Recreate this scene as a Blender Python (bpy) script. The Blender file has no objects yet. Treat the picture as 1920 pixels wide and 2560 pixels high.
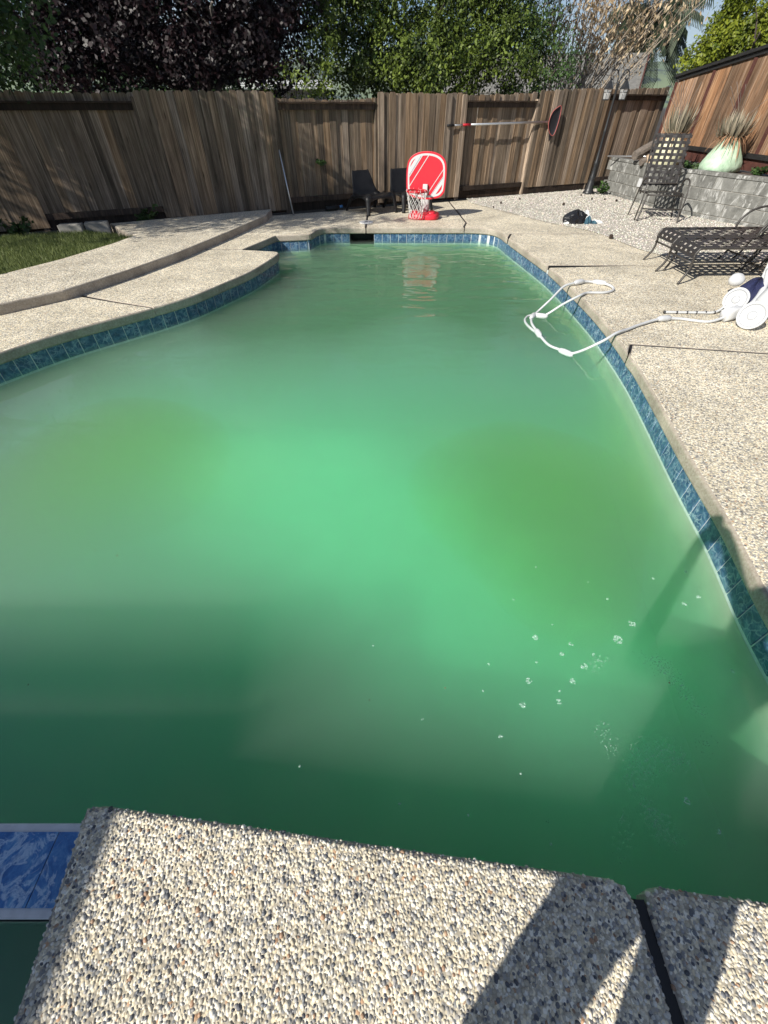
import bpy, bmesh, math, random
import numpy as np
from mathutils import Vector, Matrix

random.seed(7)
RS = np.random.RandomState(11)
SC = bpy.context.scene
COL = SC.collection
R = math.radians

# ------------------------------------------------------------------ camera
cam_d = bpy.data.cameras.new('camera')
cam = bpy.data.objects.new('camera', cam_d)
COL.objects.link(cam)
cam_d.sensor_fit = 'VERTICAL'
cam_d.sensor_height = 36.0
cam_d.lens = 36.0 * 1035.0 / 2560.0
cam.location = (0, 0, 1.6)
cam.rotation_euler = (R(90 - 44.4), 0, 0)
cam_d.clip_start = 0.02
cam_d.clip_end = 6000
SC.camera = cam

# ------------------------------------------------------------------ light
SUN_S = Vector((1.10, 0.96, -1.0)).normalized()       # direction the sunlight travels
sun_el = math.asin(-SUN_S.z)
sun_az = math.atan2(-SUN_S.x, -SUN_S.y)
world = bpy.data.worlds.new('World')
SC.world = world
world.use_nodes = True
wn = world.node_tree
wn.nodes.clear()
w_out = wn.nodes.new('ShaderNodeOutputWorld')
w_bg = wn.nodes.new('ShaderNodeBackground')
w_sky = wn.nodes.new('ShaderNodeTexSky')
w_sky.sky_type = 'NISHITA'
w_sky.sun_disc = False
w_sky.sun_elevation = sun_el
w_sky.sun_rotation = sun_az
w_sky.air_density = 1.0
w_sky.dust_density = 0.1
w_sky.ozone_density = 5.5
w_bg.inputs[1].default_value = 0.058
# broken high cloud over the whole dome
w_tc = wn.nodes.new('ShaderNodeTexCoord')
w_map = wn.nodes.new('ShaderNodeMapping')
w_map.inputs['Scale'].default_value = (1.0, 1.0, 3.0)
w_no = wn.nodes.new('ShaderNodeTexNoise')
w_no.inputs['Scale'].default_value = 2.3
w_no.inputs['Detail'].default_value = 7
w_no.inputs['Roughness'].default_value = 0.62
w_rmp = wn.nodes.new('ShaderNodeValToRGB')
w_rmp.color_ramp.elements[0].position = 0.44
w_rmp.color_ramp.elements[1].position = 0.72
w_rmp.color_ramp.elements[1].color = (0.75, 0.75, 0.75, 1)
w_mix = wn.nodes.new('ShaderNodeMix')
w_mix.data_type = 'RGBA'
w_mix.inputs['B'].default_value = (8.2, 8.6, 9.6, 1)
wn.links.new(w_tc.outputs['Generated'], w_map.inputs[0])
wn.links.new(w_map.outputs[0], w_no.inputs['Vector'])
wn.links.new(w_no.outputs['Fac'], w_rmp.inputs[0])
wn.links.new(w_rmp.outputs[0], w_mix.inputs['Factor'])
wn.links.new(w_sky.outputs[0], w_mix.inputs['A'])
wn.links.new(w_mix.outputs['Result'], w_bg.inputs[0])
wn.links.new(w_bg.outputs[0], w_out.inputs[0])

sun_d = bpy.data.lights.new('sun', 'SUN')
sun_d.energy = 5.0
sun_d.angle = R(0.53)
sun_d.color = (1.0, 0.95, 0.86)
sun = bpy.data.objects.new('sun', sun_d)
COL.objects.link(sun)
sun.rotation_euler = SUN_S.to_track_quat('-Z', 'Y').to_euler()
sun.location = (-8, -6, 9)

SC.view_settings.view_transform = 'Standard'
SC.view_settings.look = 'None'
SC.view_settings.exposure = 0.45
SC.view_settings.gamma = 1.0
SC.view_settings.use_curve_mapping = False
cy = SC.cycles
cy.use_denoising = True
cy.max_bounces = 12
cy.diffuse_bounces = 3
cy.glossy_bounces = 3
cy.transmission_bounces = 6
cy.transparent_max_bounces = 12
cy.volume_bounces = 7
cy.caustics_reflective = False
cy.caustics_refractive = False
cy.sample_clamp_indirect = 4.0

# ------------------------------------------------------------------ helpers
def tag(o, label=None, cat=None, group=None, kind=None):
    if label: o['label'] = label
    if cat: o['category'] = cat
    if group: o['group'] = group
    if kind: o['kind'] = kind
    return o

def empty(name, loc=(0, 0, 0), rz=0.0, label=None, cat=None, group=None, kind=None):
    o = bpy.data.objects.new(name, None)
    COL.objects.link(o)
    o.location = loc
    o.rotation_euler = (0, 0, rz)
    o.empty_display_size = 0.1
    return tag(o, label, cat, group, kind)

def link(name, me, m, parent=None, loc=None, smooth=None):
    if m is not None and not me.materials:
        me.materials.append(m)
    if smooth is not None:
        me.polygons.foreach_set('use_smooth', [smooth] * len(me.polygons))
    o = bpy.data.objects.new(name, me)
    COL.objects.link(o)
    if parent: o.parent = parent
    if loc is not None: o.location = loc
    return o

def frames(pts):
    pts = [Vector(p) for p in pts]
    n = len(pts)
    out = []
    t0 = (pts[1] - pts[0]).normalized()
    up = Vector((0, 0, 1)) if abs(t0.z) < 0.9 else Vector((1, 0, 0))
    u = t0.cross(up).normalized()
    for i in range(n):
        t = (pts[min(i + 1, n - 1)] - pts[max(i - 1, 0)])
        if t.length < 1e-9: t = t0
        t = t.normalized()
        u = (u - t * u.dot(t))
        if u.length < 1e-6: u = t.orthogonal()
        u.normalize()
        out.append((pts[i], t, u, t.cross(u)))
    return out

class MB:
    def __init__(s):
        s.v = []; s.f = []
    def quad(s, a, b, c, d):
        i = len(s.v); s.v += [tuple(a), tuple(b), tuple(c), tuple(d)]; s.f.append((i, i + 1, i + 2, i + 3)); return s
    def box(s, c, d, rz=0.0, rx=0.0, ry=0.0):
        i = len(s.v)
        m = Matrix.Rotation(rz, 3, 'Z') @ Matrix.Rotation(ry, 3, 'Y') @ Matrix.Rotation(rx, 3, 'X')
        for x in (-.5, .5):
            for y in (-.5, .5):
                for z in (-.5, .5):
                    p = m @ Vector((x * d[0], y * d[1], z * d[2])) + Vector(c)
                    s.v.append(tuple(p))
        for q in ((0, 1, 3, 2), (4, 6, 7, 5), (0, 4, 5, 1), (2, 3, 7, 6), (0, 2, 6, 4), (1, 5, 7, 3)):
            s.f.append(tuple(i + k for k in q))
        return s
    def tube(s, pts, r, n=8, closed=False, cap=True, flat=1.0):
        if closed: pts = list(pts) + [pts[0], pts[1]]
        fr = frames(pts)
        if closed: fr = fr[:-1]
        k = len(fr); b = len(s.v)
        for i, (p, t, u, w) in enumerate(fr):
            rr = r[min(i, len(r) - 1)] if isinstance(r, (list, tuple)) else r
            for j in range(n):
                a = 2 * math.pi * j / n
                s.v.append(tuple(p + u * (rr * math.cos(a)) + w * (rr * flat * math.sin(a))))
        for i in range(k - 1):
            for j in range(n):
                j2 = (j + 1) % n
                s.f.append((b + i * n + j, b + i * n + j2, b + (i + 1) * n + j2, b + (i + 1) * n + j))
        if cap and not closed:
            s.f.append(tuple(b + j for j in reversed(range(n))))
            s.f.append(tuple(b + (k - 1) * n + j for j in range(n)))
        return s
    def lathe(s, prof, n=20, c=(0, 0, 0), cap=True, wob=None):
        b = len(s.v)
        for i, (r, z) in enumerate(prof):
            for j in range(n):
                a = 2 * math.pi * j / n
                rr = r * (wob(a, z) if wob else 1.0)
                s.v.append((c[0] + rr * math.cos(a), c[1] + rr * math.sin(a), c[2] + z))
        for i in range(len(prof) - 1):
            for j in range(n):
                j2 = (j + 1) % n
                s.f.append((b + i * n + j, b + i * n + j2, b + (i + 1) * n + j2, b + (i + 1) * n + j))
        if cap:
            s.f.append(tuple(b + j for j in reversed(range(n))))
            s.f.append(tuple(b + (len(prof) - 1) * n + j for j in range(n)))
        return s
    def prism(s, outline, d0, d1, axes):
        """outline of 2-D points, extruded from d0 to d1 along the third axis; axes maps (a,b,d)->xyz"""
        b = len(s.v); n = len(outline)
        for d in (d0, d1):
            for (a, c) in outline: s.v.append(tuple(axes(a, c, d)))
        for j in range(n):
            j2 = (j + 1) % n
            s.f.append((b + j, b + j2, b + n + j2, b + n + j))
        s.f.append(tuple(b + j for j in reversed(range(n))))
        s.f.append(tuple(b + n + j for j in range(n)))
        return s
    def mesh(s, name, fix=True):
        me = bpy.data.meshes.new(name)
        me.from_pydata(s.v, [], s.f)
        if fix:
            bm = bmesh.new(); bm.from_mesh(me)
            bmesh.ops.recalc_face_normals(bm, faces=bm.faces)
            bm.to_mesh(me); bm.free()
        return me
    def build(s, name, m, parent=None, smooth=False, loc=None, bevel=0.0, rot=None):
        me = s.mesh(name)
        if bevel > 0:
            bm = bmesh.new(); bm.from_mesh(me)
            bmesh.ops.bevel(bm, geom=list(bm.edges), offset=bevel, segments=2, affect='EDGES', profile=0.6)
            bm.to_mesh(me); bm.free()
        o = link(name, me, m, parent, loc, smooth)
        if rot: o.rotation_euler = rot
        return o

def np_mesh(name, verts, faces, attr=None):
    """fast mesh from numpy arrays: verts (n,3), faces (m,k) of one size"""
    me = bpy.data.meshes.new(name)
    n, (m, k) = len(verts), faces.shape
    me.vertices.add(n); me.vertices.foreach_set('co', verts.astype(np.float32).ravel())
    me.loops.add(m * k); me.loops.foreach_set('vertex_index', faces.astype(np.int32).ravel())
    me.polygons.add(m)
    me.polygons.foreach_set('loop_start', np.arange(0, m * k, k, dtype=np.int32))
    me.polygons.foreach_set('loop_total', np.full(m, k, dtype=np.int32))
    if attr is not None:
        for nm, arr in attr.items():
            if arr.ndim == 1:
                a = me.attributes.new(nm, 'FLOAT', 'POINT'); a.data.foreach_set('value', arr.astype(np.float32))
            else:
                a = me.attributes.new(nm, 'FLOAT_COLOR', 'POINT')
                a.data.foreach_set('color', np.concatenate([arr, np.ones((len(arr), 1))], 1).astype(np.float32).ravel())
    me.update(calc_edges=True)
    me.validate()
    return me

def catmull(pts, sub=5, closed=False):
    pts = [Vector((p[0], p[1], p[2] if len(p) > 2 else 0)) for p in pts]
    n = len(pts); out = []
    rng = range(n) if closed else range(n - 1)
    for i in rng:
        if closed:
            p0, p1, p2, p3 = pts[(i - 1) % n], pts[i], pts[(i + 1) % n], pts[(i + 2) % n]
        else:
            p0, p1, p2, p3 = pts[max(i - 1, 0)], pts[i], pts[i + 1], pts[min(i + 2, n - 1)]
        for k in range(sub):
            t = k / sub
            out.append(0.5 * ((2 * p1) + (p2 - p0) * t + (2 * p0 - 5 * p1 + 4 * p2 - p3) * t * t + (3 * p1 - p0 - 3 * p2 + p3) * t ** 3))
    if not closed: out.append(pts[-1])
    return out

def fill_mesh(name, loops, z=0.0, thick=0.0, bev=0.0, res=3):
    """filled flat outline (first loop outer, others holes) as mesh, optional thickness with rounded rim; top at z"""
    cu = bpy.data.curves.new(name, 'CURVE')
    cu.dimensions = '2D'; cu.fill_mode = 'BOTH'
    for lp in loops:
        sp = cu.splines.new('POLY'); sp.points.add(len(lp) - 1)
        for i, p in enumerate(lp): sp.points[i].co = (p[0], p[1], 0, 1)
        sp.use_cyclic_u = True
    if thick > 0:
        cu.bevel_depth = bev; cu.bevel_resolution = res; cu.offset = -bev
        cu.extrude = max(thick / 2 - bev, 0)
    o = bpy.data.objects.new(name, cu); COL.objects.link(o)
    dg = bpy.context.evaluated_depsgraph_get(); dg.update()
    me = bpy.data.meshes.new_from_object(o.evaluated_get(dg))
    COL.objects.unlink(o); bpy.data.objects.remove(o); bpy.data.curves.remove(cu)
    me.name = name
    me.materials.clear()
    me.transform(Matrix.Translation((0, 0, z - thick / 2)))
    bm = bmesh.new(); bm.from_mesh(me)
    bmesh.ops.remove_doubles(bm, verts=bm.verts, dist=1e-5)
    if thick > 0:
        bmesh.ops.recalc_face_normals(bm, faces=bm.faces)
    else:
        for f in bm.faces:
            if f.normal.z < 0: f.normal_flip()
    bm.to_mesh(me); bm.free()
    return me

# ------------------------------------------------------------------ materials
class NT:
    def __init__(s, name):
        s.m = bpy.data.materials.new(name); s.m.use_nodes = True
        s.t = s.m.node_tree; s.b = s.t.nodes['Principled BSDF']; s.out = s.t.nodes['Material Output']
        s.tc = None
    def n(s, kind, **kw):
        nd = s.t.nodes.new('ShaderNode' + kind)
        for k, v in kw.items():
            if k in nd.inputs: s.set(nd.inputs[k], v)
            else: setattr(nd, k, v)
        return nd
    def set(s, sock, v):
        if hasattr(v, 'node'): s.t.links.new(v, sock)
        else: sock.default_value = v
    def l(s, a, b): s.t.links.new(a, b)
    def co(s, which='Object', scale=None, rnd=False):
        if s.tc is None: s.tc = s.n('TexCoord')
        v = s.tc.outputs[which]
        if rnd:
            oi = s.n('ObjectInfo'); ad = s.n('VectorMath', operation='MULTIPLY_ADD')
            s.l(oi.outputs['Random'], ad.inputs[0]); ad.inputs[1].default_value = (37., 53., 71.); s.l(v, ad.inputs[2]); v = ad.outputs[0]
        if scale is not None:
            mp = s.n('Mapping'); mp.inputs['Scale'].default_value = scale; s.l(v, mp.inputs[0]); v = mp.outputs[0]
        return v
    def noise(s, vec, scale, detail=4, rough=.55, dist=0.0):
        nd = s.n('TexNoise'); s.l(vec, nd.inputs['Vector'])
        nd.inputs['Scale'].default_value = scale; nd.inputs['Detail'].default_value = detail
        nd.inputs['Roughness'].default_value = rough; nd.inputs['Distortion'].default_value = dist
        return nd.outputs['Fac']
    def ramp(s, fac, stops, interp='LINEAR'):
        nd = s.n('ValToRGB'); cr = nd.color_ramp; cr.interpolation = interp
        while len(cr.elements) < len(stops): cr.elements.new(0.5)
        for e, (p, c) in zip(cr.elements, stops):
            e.position = p; e.color = (c, c, c, 1) if isinstance(c, (int, float)) else (c[0], c[1], c[2], 1)
        s.set(nd.inputs[0], fac)
        return nd.outputs[0]
    def mix(s, fac, a, b, blend='MIX'):
        nd = s.n('Mix', data_type='RGBA', blend_type=blend)
        s.set(nd.inputs['Factor'], fac)
        for k, v in (('A', a), ('B', b)):
            if not hasattr(v, 'node'): v = (v[0], v[1], v[2], 1) if not isinstance(v, (int, float)) else (v, v, v, 1)
            s.set(nd.inputs[k], v)
        return nd.outputs['Result']
    def math(s, op, a, b=0.0, c=0.0):
        nd = s.n('Math', operation=op); s.set(nd.inputs[0], a); s.set(nd.inputs[1], b); s.set(nd.inputs[2], c); return nd.outputs[0]
    def bump(s, h, strength, dist=0.01, normal=None):
        nd = s.n('Bump'); nd.inputs['Strength'].default_value = strength; nd.inputs['Distance'].default_value = dist
        s.set(nd.inputs['Height'], h)
        if normal is not None: s.l(normal, nd.inputs['Normal'])
        return nd.outputs[0]
    def fin(s, color=None, rough=.6, normal=None, metal=0.0, spec=.5):
        if color is not None: s.set(s.b.inputs['Base Color'], color if hasattr(color, 'node') else (color[0], color[1], color[2], 1))
        s.set(s.b.inputs['Roughness'], rough); s.b.inputs['Metallic'].default_value = metal
        s.b.inputs['Specular IOR Level'].default_value = spec
        if normal is not None: s.l(normal, s.b.inputs['Normal'])
        return s.m

M = {}
PAL = [((.72, .66, .52), .31), ((.80, .77, .68), .20), ((.52, .47, .36), .15), ((.36, .35, .33), .13),
       ((.20, .21, .22), .10), ((.10, .105, .12), .045), ((.42, .27, .17), .025), ((.66, .58, .42), .055)]

def pal_stops():
    st = []; p = 0
    for c, w in PAL:
        st.append((p, c)); p += w
    return st

def m_aggregate(name, cell=98, tint=(1, 1, 1), bumpd=.0035):
    k = NT(name); v = k.co()
    wv = k.n('VectorMath', operation='MULTIPLY_ADD')
    nz = k.n('TexNoise'); k.l(v, nz.inputs['Vector']); nz.inputs['Scale'].default_value = 60
    k.l(nz.outputs['Color'], wv.inputs[0]); wv.inputs[1].default_value = (.006, .006, .006); k.l(v, wv.inputs[2])
    vo = k.n('TexVoronoi'); k.l(wv.outputs[0], vo.inputs['Vector']); vo.inputs['Scale'].default_value = cell
    sep = k.n('SeparateColor'); k.l(vo.outputs['Color'], sep.inputs[0])
    col = k.ramp(sep.outputs[0], pal_stops(), 'CONSTANT')
    edge = k.ramp(vo.outputs['Distance'], [(.46, 0.0), (.80, 1.0)])
    col = k.mix(edge, col, (.33, .30, .245))
    st = k.ramp(k.noise(v, 1.3, 6, .65), [(.3, .74), (.6, 1.08)])
    col = k.mix(1.0, col, st, 'MULTIPLY')
    st2 = k.ramp(k.noise(v, 7, 5, .7), [(.32, .86), (.55, 1.04)])
    col = k.mix(1.0, col, st2, 'MULTIPLY')
    col = k.mix(1.0, col, tint, 'MULTIPLY')
    h = k.ramp(vo.outputs['Distance'], [(.0, 1.0), (.75, 0.0)])
    nb = k.bump(h, .85, bumpd)
    return k.fin(col, .72, nb, spec=.35)

def m_simple(name, color, rough=.5, metal=0.0, spec=.5, nscale=0, namt=.15, bump=0.0, bscale=80):
    k = NT(name); c = color; v = k.co()
    nb = None
    if nscale:
        f = k.ramp(k.noise(v, nscale, 5, .6), [(.25, 1 - namt), (.75, 1 + namt)])
        c = k.mix(1.0, color, f, 'MULTIPLY')
    if bump: nb = k.bump(k.noise(v, bscale, 4), bump, .004)
    return k.fin(c, rough, nb, metal, spec)

def m_wood(name, cols, stain=.55, gscale=1.0, rough=.85):
    k = NT(name); v = k.co(rnd=True)
    grain = k.noise(k.co(rnd=True, scale=(26 * gscale, 26 * gscale, .9)), 1.6, 7, .62, .7)
    fine = k.noise(k.co(rnd=True, scale=(140 * gscale, 140 * gscale, 2.2)), 1.0, 3, .6)
    col = k.ramp(grain, [(.22, cols[0]), (.48, cols[1]), (.68, cols[2]), (.85, cols[3])])
    oi = k.n('ObjectInfo')
    col = k.mix(1.0, col, k.ramp(oi.outputs['Random'], [(0, (.48, .47, .46)), (.3, (.85, .82, .78)), (.55, (1.12, .95, .76)), (.75, (1.0, 1.0, 1.02)), (1, (1.75, 1.7, 1.66))]), 'MULTIPLY')
    col = k.mix(1.0, col, k.ramp(fine, [(.25, .72), (.6, 1.08)]), 'MULTIPLY')
    # knots
    vo = k.n('TexVoronoi'); k.l(k.co(rnd=True, scale=(9, 9, 2.6)), vo.inputs['Vector']); vo.inputs['Scale'].default_value = 1.0
    kn = k.ramp(vo.outputs['Distance'], [(.04, 1.0), (.13, 0.0)])
    col = k.mix(k.math('MULTIPLY', kn, .75), col, (.035, .022, .015))
    # weather streaks and water stain blotches
    blot = k.ramp(k.noise(k.co(scale=(3, 3, 1.1), rnd=True), 1.7, 6, .7), [(.36, 1.0 - stain), (.58, 1.0)])
    col = k.mix(1.0, col, blot, 'MULTIPLY')
    nb = k.bump(grain, .5, .004); nb = k.bump(fine, .35, .0015, nb)
    return k.fin(col, rough, nb, spec=.25)

M['deck'] = m_aggregate('exposed_aggregate', tint=(1.24, 1.20, 1.12))
M['deck_raised'] = m_aggregate('exposed_aggregate_pale', 92, (1.18, 1.15, 1.10))
M['mortar'] = m_simple('aggregate_mortar', (.20, .18, .15), .9, nscale=9, namt=.4)
k = NT('pebble'); at = k.n('Attribute', attribute_name='tint')
pn = k.ramp(k.noise(k.co(), 260, 3), [(.3, .82), (.7, 1.08)])
M['pebble'] = k.fin(k.mix(1.0, at.outputs['Color'], pn, 'MULTIPLY'), .52, k.bump(k.noise(k.co(), 500, 3), .15, .001), spec=.45)
M['fence'] = m_wood('weathered_fence_wood', [(.06, .048, .037), (.22, .172, .128), (.40, .33, .26), (.60, .53, .45)], stain=.42)
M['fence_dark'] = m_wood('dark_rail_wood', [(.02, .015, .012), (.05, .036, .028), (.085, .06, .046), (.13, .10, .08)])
M['fence_new'] = m_wood('redwood_plank', [(.13, .075, .045), (.34, .205, .125), (.54, .39, .28), (.70, .60, .49)], stain=.45, gscale=.55)
M['board_brown'] = m_simple('brown_painted_board', (.085, .03, .022), .75, nscale=8, namt=.35)
M['black_cap'] = m_simple('black_painted_wood', (.018, .018, .018), .6, nscale=20, namt=.3)
M['soil'] = m_simple('dark_soil', (.035, .026, .018), .95, nscale=14, namt=.5, bump=.8, bscale=40)
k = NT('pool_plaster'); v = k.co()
def glow_or_algae_spot(k, v, x, y, r):
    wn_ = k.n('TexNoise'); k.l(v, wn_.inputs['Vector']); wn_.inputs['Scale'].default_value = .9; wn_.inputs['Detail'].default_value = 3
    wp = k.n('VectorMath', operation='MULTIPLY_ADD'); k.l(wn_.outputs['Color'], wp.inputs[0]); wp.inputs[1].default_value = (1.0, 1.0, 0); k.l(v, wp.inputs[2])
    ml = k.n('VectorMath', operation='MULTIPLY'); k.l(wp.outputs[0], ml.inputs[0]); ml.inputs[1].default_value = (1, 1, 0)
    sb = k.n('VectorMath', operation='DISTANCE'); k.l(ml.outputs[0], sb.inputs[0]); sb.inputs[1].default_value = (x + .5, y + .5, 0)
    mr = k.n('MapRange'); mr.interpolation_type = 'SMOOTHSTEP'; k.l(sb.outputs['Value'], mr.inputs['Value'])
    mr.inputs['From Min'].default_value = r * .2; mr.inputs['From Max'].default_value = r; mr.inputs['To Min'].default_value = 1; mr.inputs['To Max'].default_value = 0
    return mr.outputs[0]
clean = glow_or_algae_spot(k, v, -.7, 3.0, 1.8)  # bright patches paint the sunlit glow of the water into the floor colour
for q in ((.0, 2.4, 1.7), (.6, 1.7, 1.5), (-1.4, 3.2, 1.2), (1.2, 1.2, 1.0)): clean = k.math('MAXIMUM', clean, glow_or_algae_spot(k, v, *q))
yel = glow_or_algae_spot(k, v, 1.85, 3.1, 1.5)
for q in ((-3.0, 3.4, 1.3), (.9, 4.3, 1.2)): yel = k.math('MAXIMUM', yel, glow_or_algae_spot(k, v, *q))
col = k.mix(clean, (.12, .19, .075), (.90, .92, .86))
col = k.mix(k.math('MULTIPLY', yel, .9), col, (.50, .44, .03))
zz = k.n('SeparateXYZ'); k.l(v, zz.inputs[0])
up = k.n('MapRange'); up.inputs['From Min'].default_value = -.75; up.inputs['From Max'].default_value = -.35; k.l(zz.outputs[2], up.inputs['Value'])
col = k.mix(up.outputs[0], col, (.36, .40, .30))
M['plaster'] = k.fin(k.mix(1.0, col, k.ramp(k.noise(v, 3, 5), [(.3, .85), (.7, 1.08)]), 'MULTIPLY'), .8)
M['grout'] = m_simple('grout', (.58, .60, .60), .8, nscale=30, namt=.2)
M['concrete'] = m_simple('old_concrete', (.30, .285, .255), .88, nscale=6, namt=.35, bump=.5, bscale=60)
M['rubber'] = m_simple('black_joint_rubber', (.012, .012, .013), .55)
M['white'] = m_simple('white_plastic', (.56, .57, .58), .38, nscale=5, namt=.06)
M['white_dirty'] = m_simple('worn_white_plastic', (.62, .63, .62), .5, nscale=14, namt=.12)
M['white_shadow'] = m_simple('shaded_white_plastic', (.30, .31, .33), .5)  # shaded copy of the white plastic, paints the shade of the wheel grooves
M['grey_strip'] = m_simple('dark_band', (.03, .03, .035), .5)
M['black_plastic'] = m_simple('black_plastic', (.010, .010, .011), .48, spec=.35, nscale=10, namt=.4, bump=.08, bscale=25)
M['black_metal'] = m_simple('black_metal', (.02, .021, .023), .42, nscale=30, namt=.3)
M['bronze'] = m_simple('dark_bronze_metal', (.045, .040, .036), .45, nscale=30, namt=.25)
M['strap'] = m_simple('vinyl_strap', (.030, .027, .026), .5, nscale=18, namt=.25)
M['red'] = m_simple('red_plastic', (.62, .022, .04), .36, nscale=3, namt=.06)
M['red_dark'] = m_simple('red_rim_plastic', (.45, .012, .022), .4)
M['net'] = m_simple('white_net_cord', (.72, .72, .70), .7)
M['alu'] = m_simple('aluminium', (.62, .63, .65), .3, metal=.8, nscale=40, namt=.1)
M['blue_plastic'] = m_simple('blue_plastic', (.07, .25, .55), .4)
M['navy'] = m_simple('navy_fabric', (.012, .016, .06), .8, nscale=30, namt=.3)
M['block'] = None

k = NT('pool_tile_glaze'); v = k.co(rnd=True)
warp = k.n('TexNoise'); k.l(v, warp.inputs['Vector']); warp.inputs['Scale'].default_value = 14; warp.inputs['Detail'].default_value = 3
wv = k.n('VectorMath', operation='MULTIPLY_ADD'); k.l(warp.outputs['Color'], wv.inputs[0]); wv.inputs[1].default_value = (.11, .11, .11); k.l(v, wv.inputs[2])
vo = k.n('TexVoronoi', feature='DISTANCE_TO_EDGE'); k.l(wv.outputs[0], vo.inputs['Vector']); vo.inputs['Scale'].default_value = 19
vein = k.ramp(vo.outputs['Distance'], [(.0, 1.0), (.035, .45), (.12, 0.0)])
base = k.ramp(k.noise(v, 22, 5, .6), [(.28, (.018, .046, .11)), (.5, (.04, .10, .20)), (.72, (.15, .26, .36))])
mask = k.ramp(k.noise(v, 9, 3), [(.40, .1), (.6, 1.0)])
col = k.mix(k.math('MULTIPLY', k.math('MULTIPLY', vein, mask), .6), base, (.46, .58, .66))
M['tile'] = k.fin(col, .22, k.bump(k.noise(v, 40, 3), .1, .002), spec=.5)

k = NT('spillway_tile_glaze'); v = k.co(rnd=True, scale=(1, .8, 1))
warp = k.noise(v, 18, 6, .66, 1.2)
base = k.ramp(k.noise(v, 22, 6, .72, .6), [(.28, (.02, .075, .24)), (.5, (.05, .18, .44)), (.7, (.16, .36, .58))])
col = k.mix(k.ramp(warp, [(.50, 0.0), (.58, .75), (.62, .15), (.70, .65)]), base, (.55, .68, .78))
M['tile_spill'] = k.fin(col, .3, None, spec=.5)

# algae-green water: a clear, rippled skin over a cloudy body that scatters the light
WATER_Z = -0.205
def m_water(name):
    k = NT(name)
    k.t.nodes.remove(k.b)
    v = k.co()
    sepv = k.n('SeparateXYZ'); k.l(v, sepv.inputs[0])
    far = k.n('MapRange'); far.inputs['From Min'].default_value = 2.4; far.inputs['From Max'].default_value = 7.0
    far.inputs['To Min'].default_value = 0.03; far.inputs['To Max'].default_value = 1.0; far.interpolation_type = 'SMOOTHSTEP'
    k.l(sepv.outputs[1], far.inputs['Value'])
    r1 = k.noise(k.co(scale=(1.0, 2.1, 1)), 1.5, 2, .45, .3)
    r2 = k.noise(k.co(scale=(1.0, 1.5, 1)), 6.0, 2, .5, .3)
    h = k.math('MULTIPLY_ADD', r2, .07, r1)
    hh = k.math('MULTIPLY', h, far.outputs[0])
    nb = k.bump(hh, 1.0, .032)
    fr = k.n('Fresnel'); fr.inputs['IOR'].default_value = 1.335; k.l(nb, fr.inputs['Normal'])
    gl = k.n('BsdfGlossy'); gl.inputs['Roughness'].default_value = .015; k.l(nb, gl.inputs['Normal'])
    tr = k.n('BsdfTransparent')
    gm = k.n('NewGeometry'); ff = k.math('MULTIPLY', fr.outputs[0], k.math('SUBTRACT', 1.0, gm.outputs['Backfacing']))
    mx = k.n('MixShader'); k.l(ff, mx.inputs[0]); k.l(tr.outputs[0], mx.inputs[1]); k.l(gl.outputs[0], mx.inputs[2])
    k.l(mx.outputs[0], k.out.inputs['Surface'])
    vs = k.n('VolumeScatter'); vs.inputs['Color'].default_value = (1, 1, 1, 1); vs.inputs['Density'].default_value = 1.5; vs.inputs['Anisotropy'].default_value = .46
    va = k.n('VolumeAbsorption'); va.inputs['Color'].default_value = (.0, .885, .50, 1); va.inputs['Density'].default_value = 1.0
    ad = k.n('AddShader'); k.l(vs.outputs[0], ad.inputs[0]); k.l(va.outputs[0], ad.inputs[1])
    k.l(ad.outputs[0], k.out.inputs['Volume'])
    return k.m
M['water'] = m_water('green_pool_water')

def m_leaf(name, dark, light, trans=.35, rough=.5):
    k = NT(name); at = k.n('Attribute', attribute_name='tint')
    col = k.ramp(at.outputs['Fac'], [(0, dark), (1, light)])
    k.set(k.b.inputs['Base Color'], col); k.b.inputs['Roughness'].default_value = rough
    k.b.inputs['Specular IOR Level'].default_value = .35
    tl = k.n('BsdfTranslucent'); k.l(col, tl.inputs[0])
    mx = k.n('MixShader'); mx.inputs[0].default_value = trans
    k.l(k.b.outputs[0], mx.inputs[1]); k.l(tl.outputs[0], mx.inputs[2]); k.l(mx.outputs[0], k.out.inputs['Surface'])
    return k.m

# ------------------------------------------------------------------ pool outline (coping edge, metres; camera stands over the origin)
WATER_Z = -0.205
near_edge = [(-.955, .285), (-.90, .292), (.69, .112), (.75, .10), (1.35, .035)]
corner_nr = [(1.50, .05), (1.62, .15), (1.67, .35)]
right_edge = [(1.70, .7), (1.75, 1.07), (1.86, 1.57), (1.96, 2.19), (2.10, 2.94), (2.215, 3.66), (2.30, 4.62), (2.315, 5.49), (2.30, 6.5), (2.20, 7.5), (2.11, 8.3)]
corner_fr = [(2.07, 8.75), (1.96, 9.02), (1.72, 9.14)]
far_edge = [(1.50, 9.16), (-.34, 9.16), (-.95, 9.16)]
far_left = [(-1.12, 9.10), (-1.22, 8.92), (-1.27, 8.70), (-1.38, 8.60), (-1.88, 8.50)]
notch = [(-2.22, 7.51)]
penin = [(-1.79, 7.42), (-1.66, 7.38), (-1.61, 7.26), (-1.66, 6.95), (-1.81, 6.32), (-2.05, 5.75), (-2.28, 5.27), (-2.57, 4.88), (-2.93, 4.48), (-3.22, 4.14), (-3.5, 3.70)]
hidden_left = [(-3.85, 3.0), (-3.9, 2.2), (-3.6, 1.3), (-3.0, .62), (-2.4, .33), (-2.3, .275)]

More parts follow.
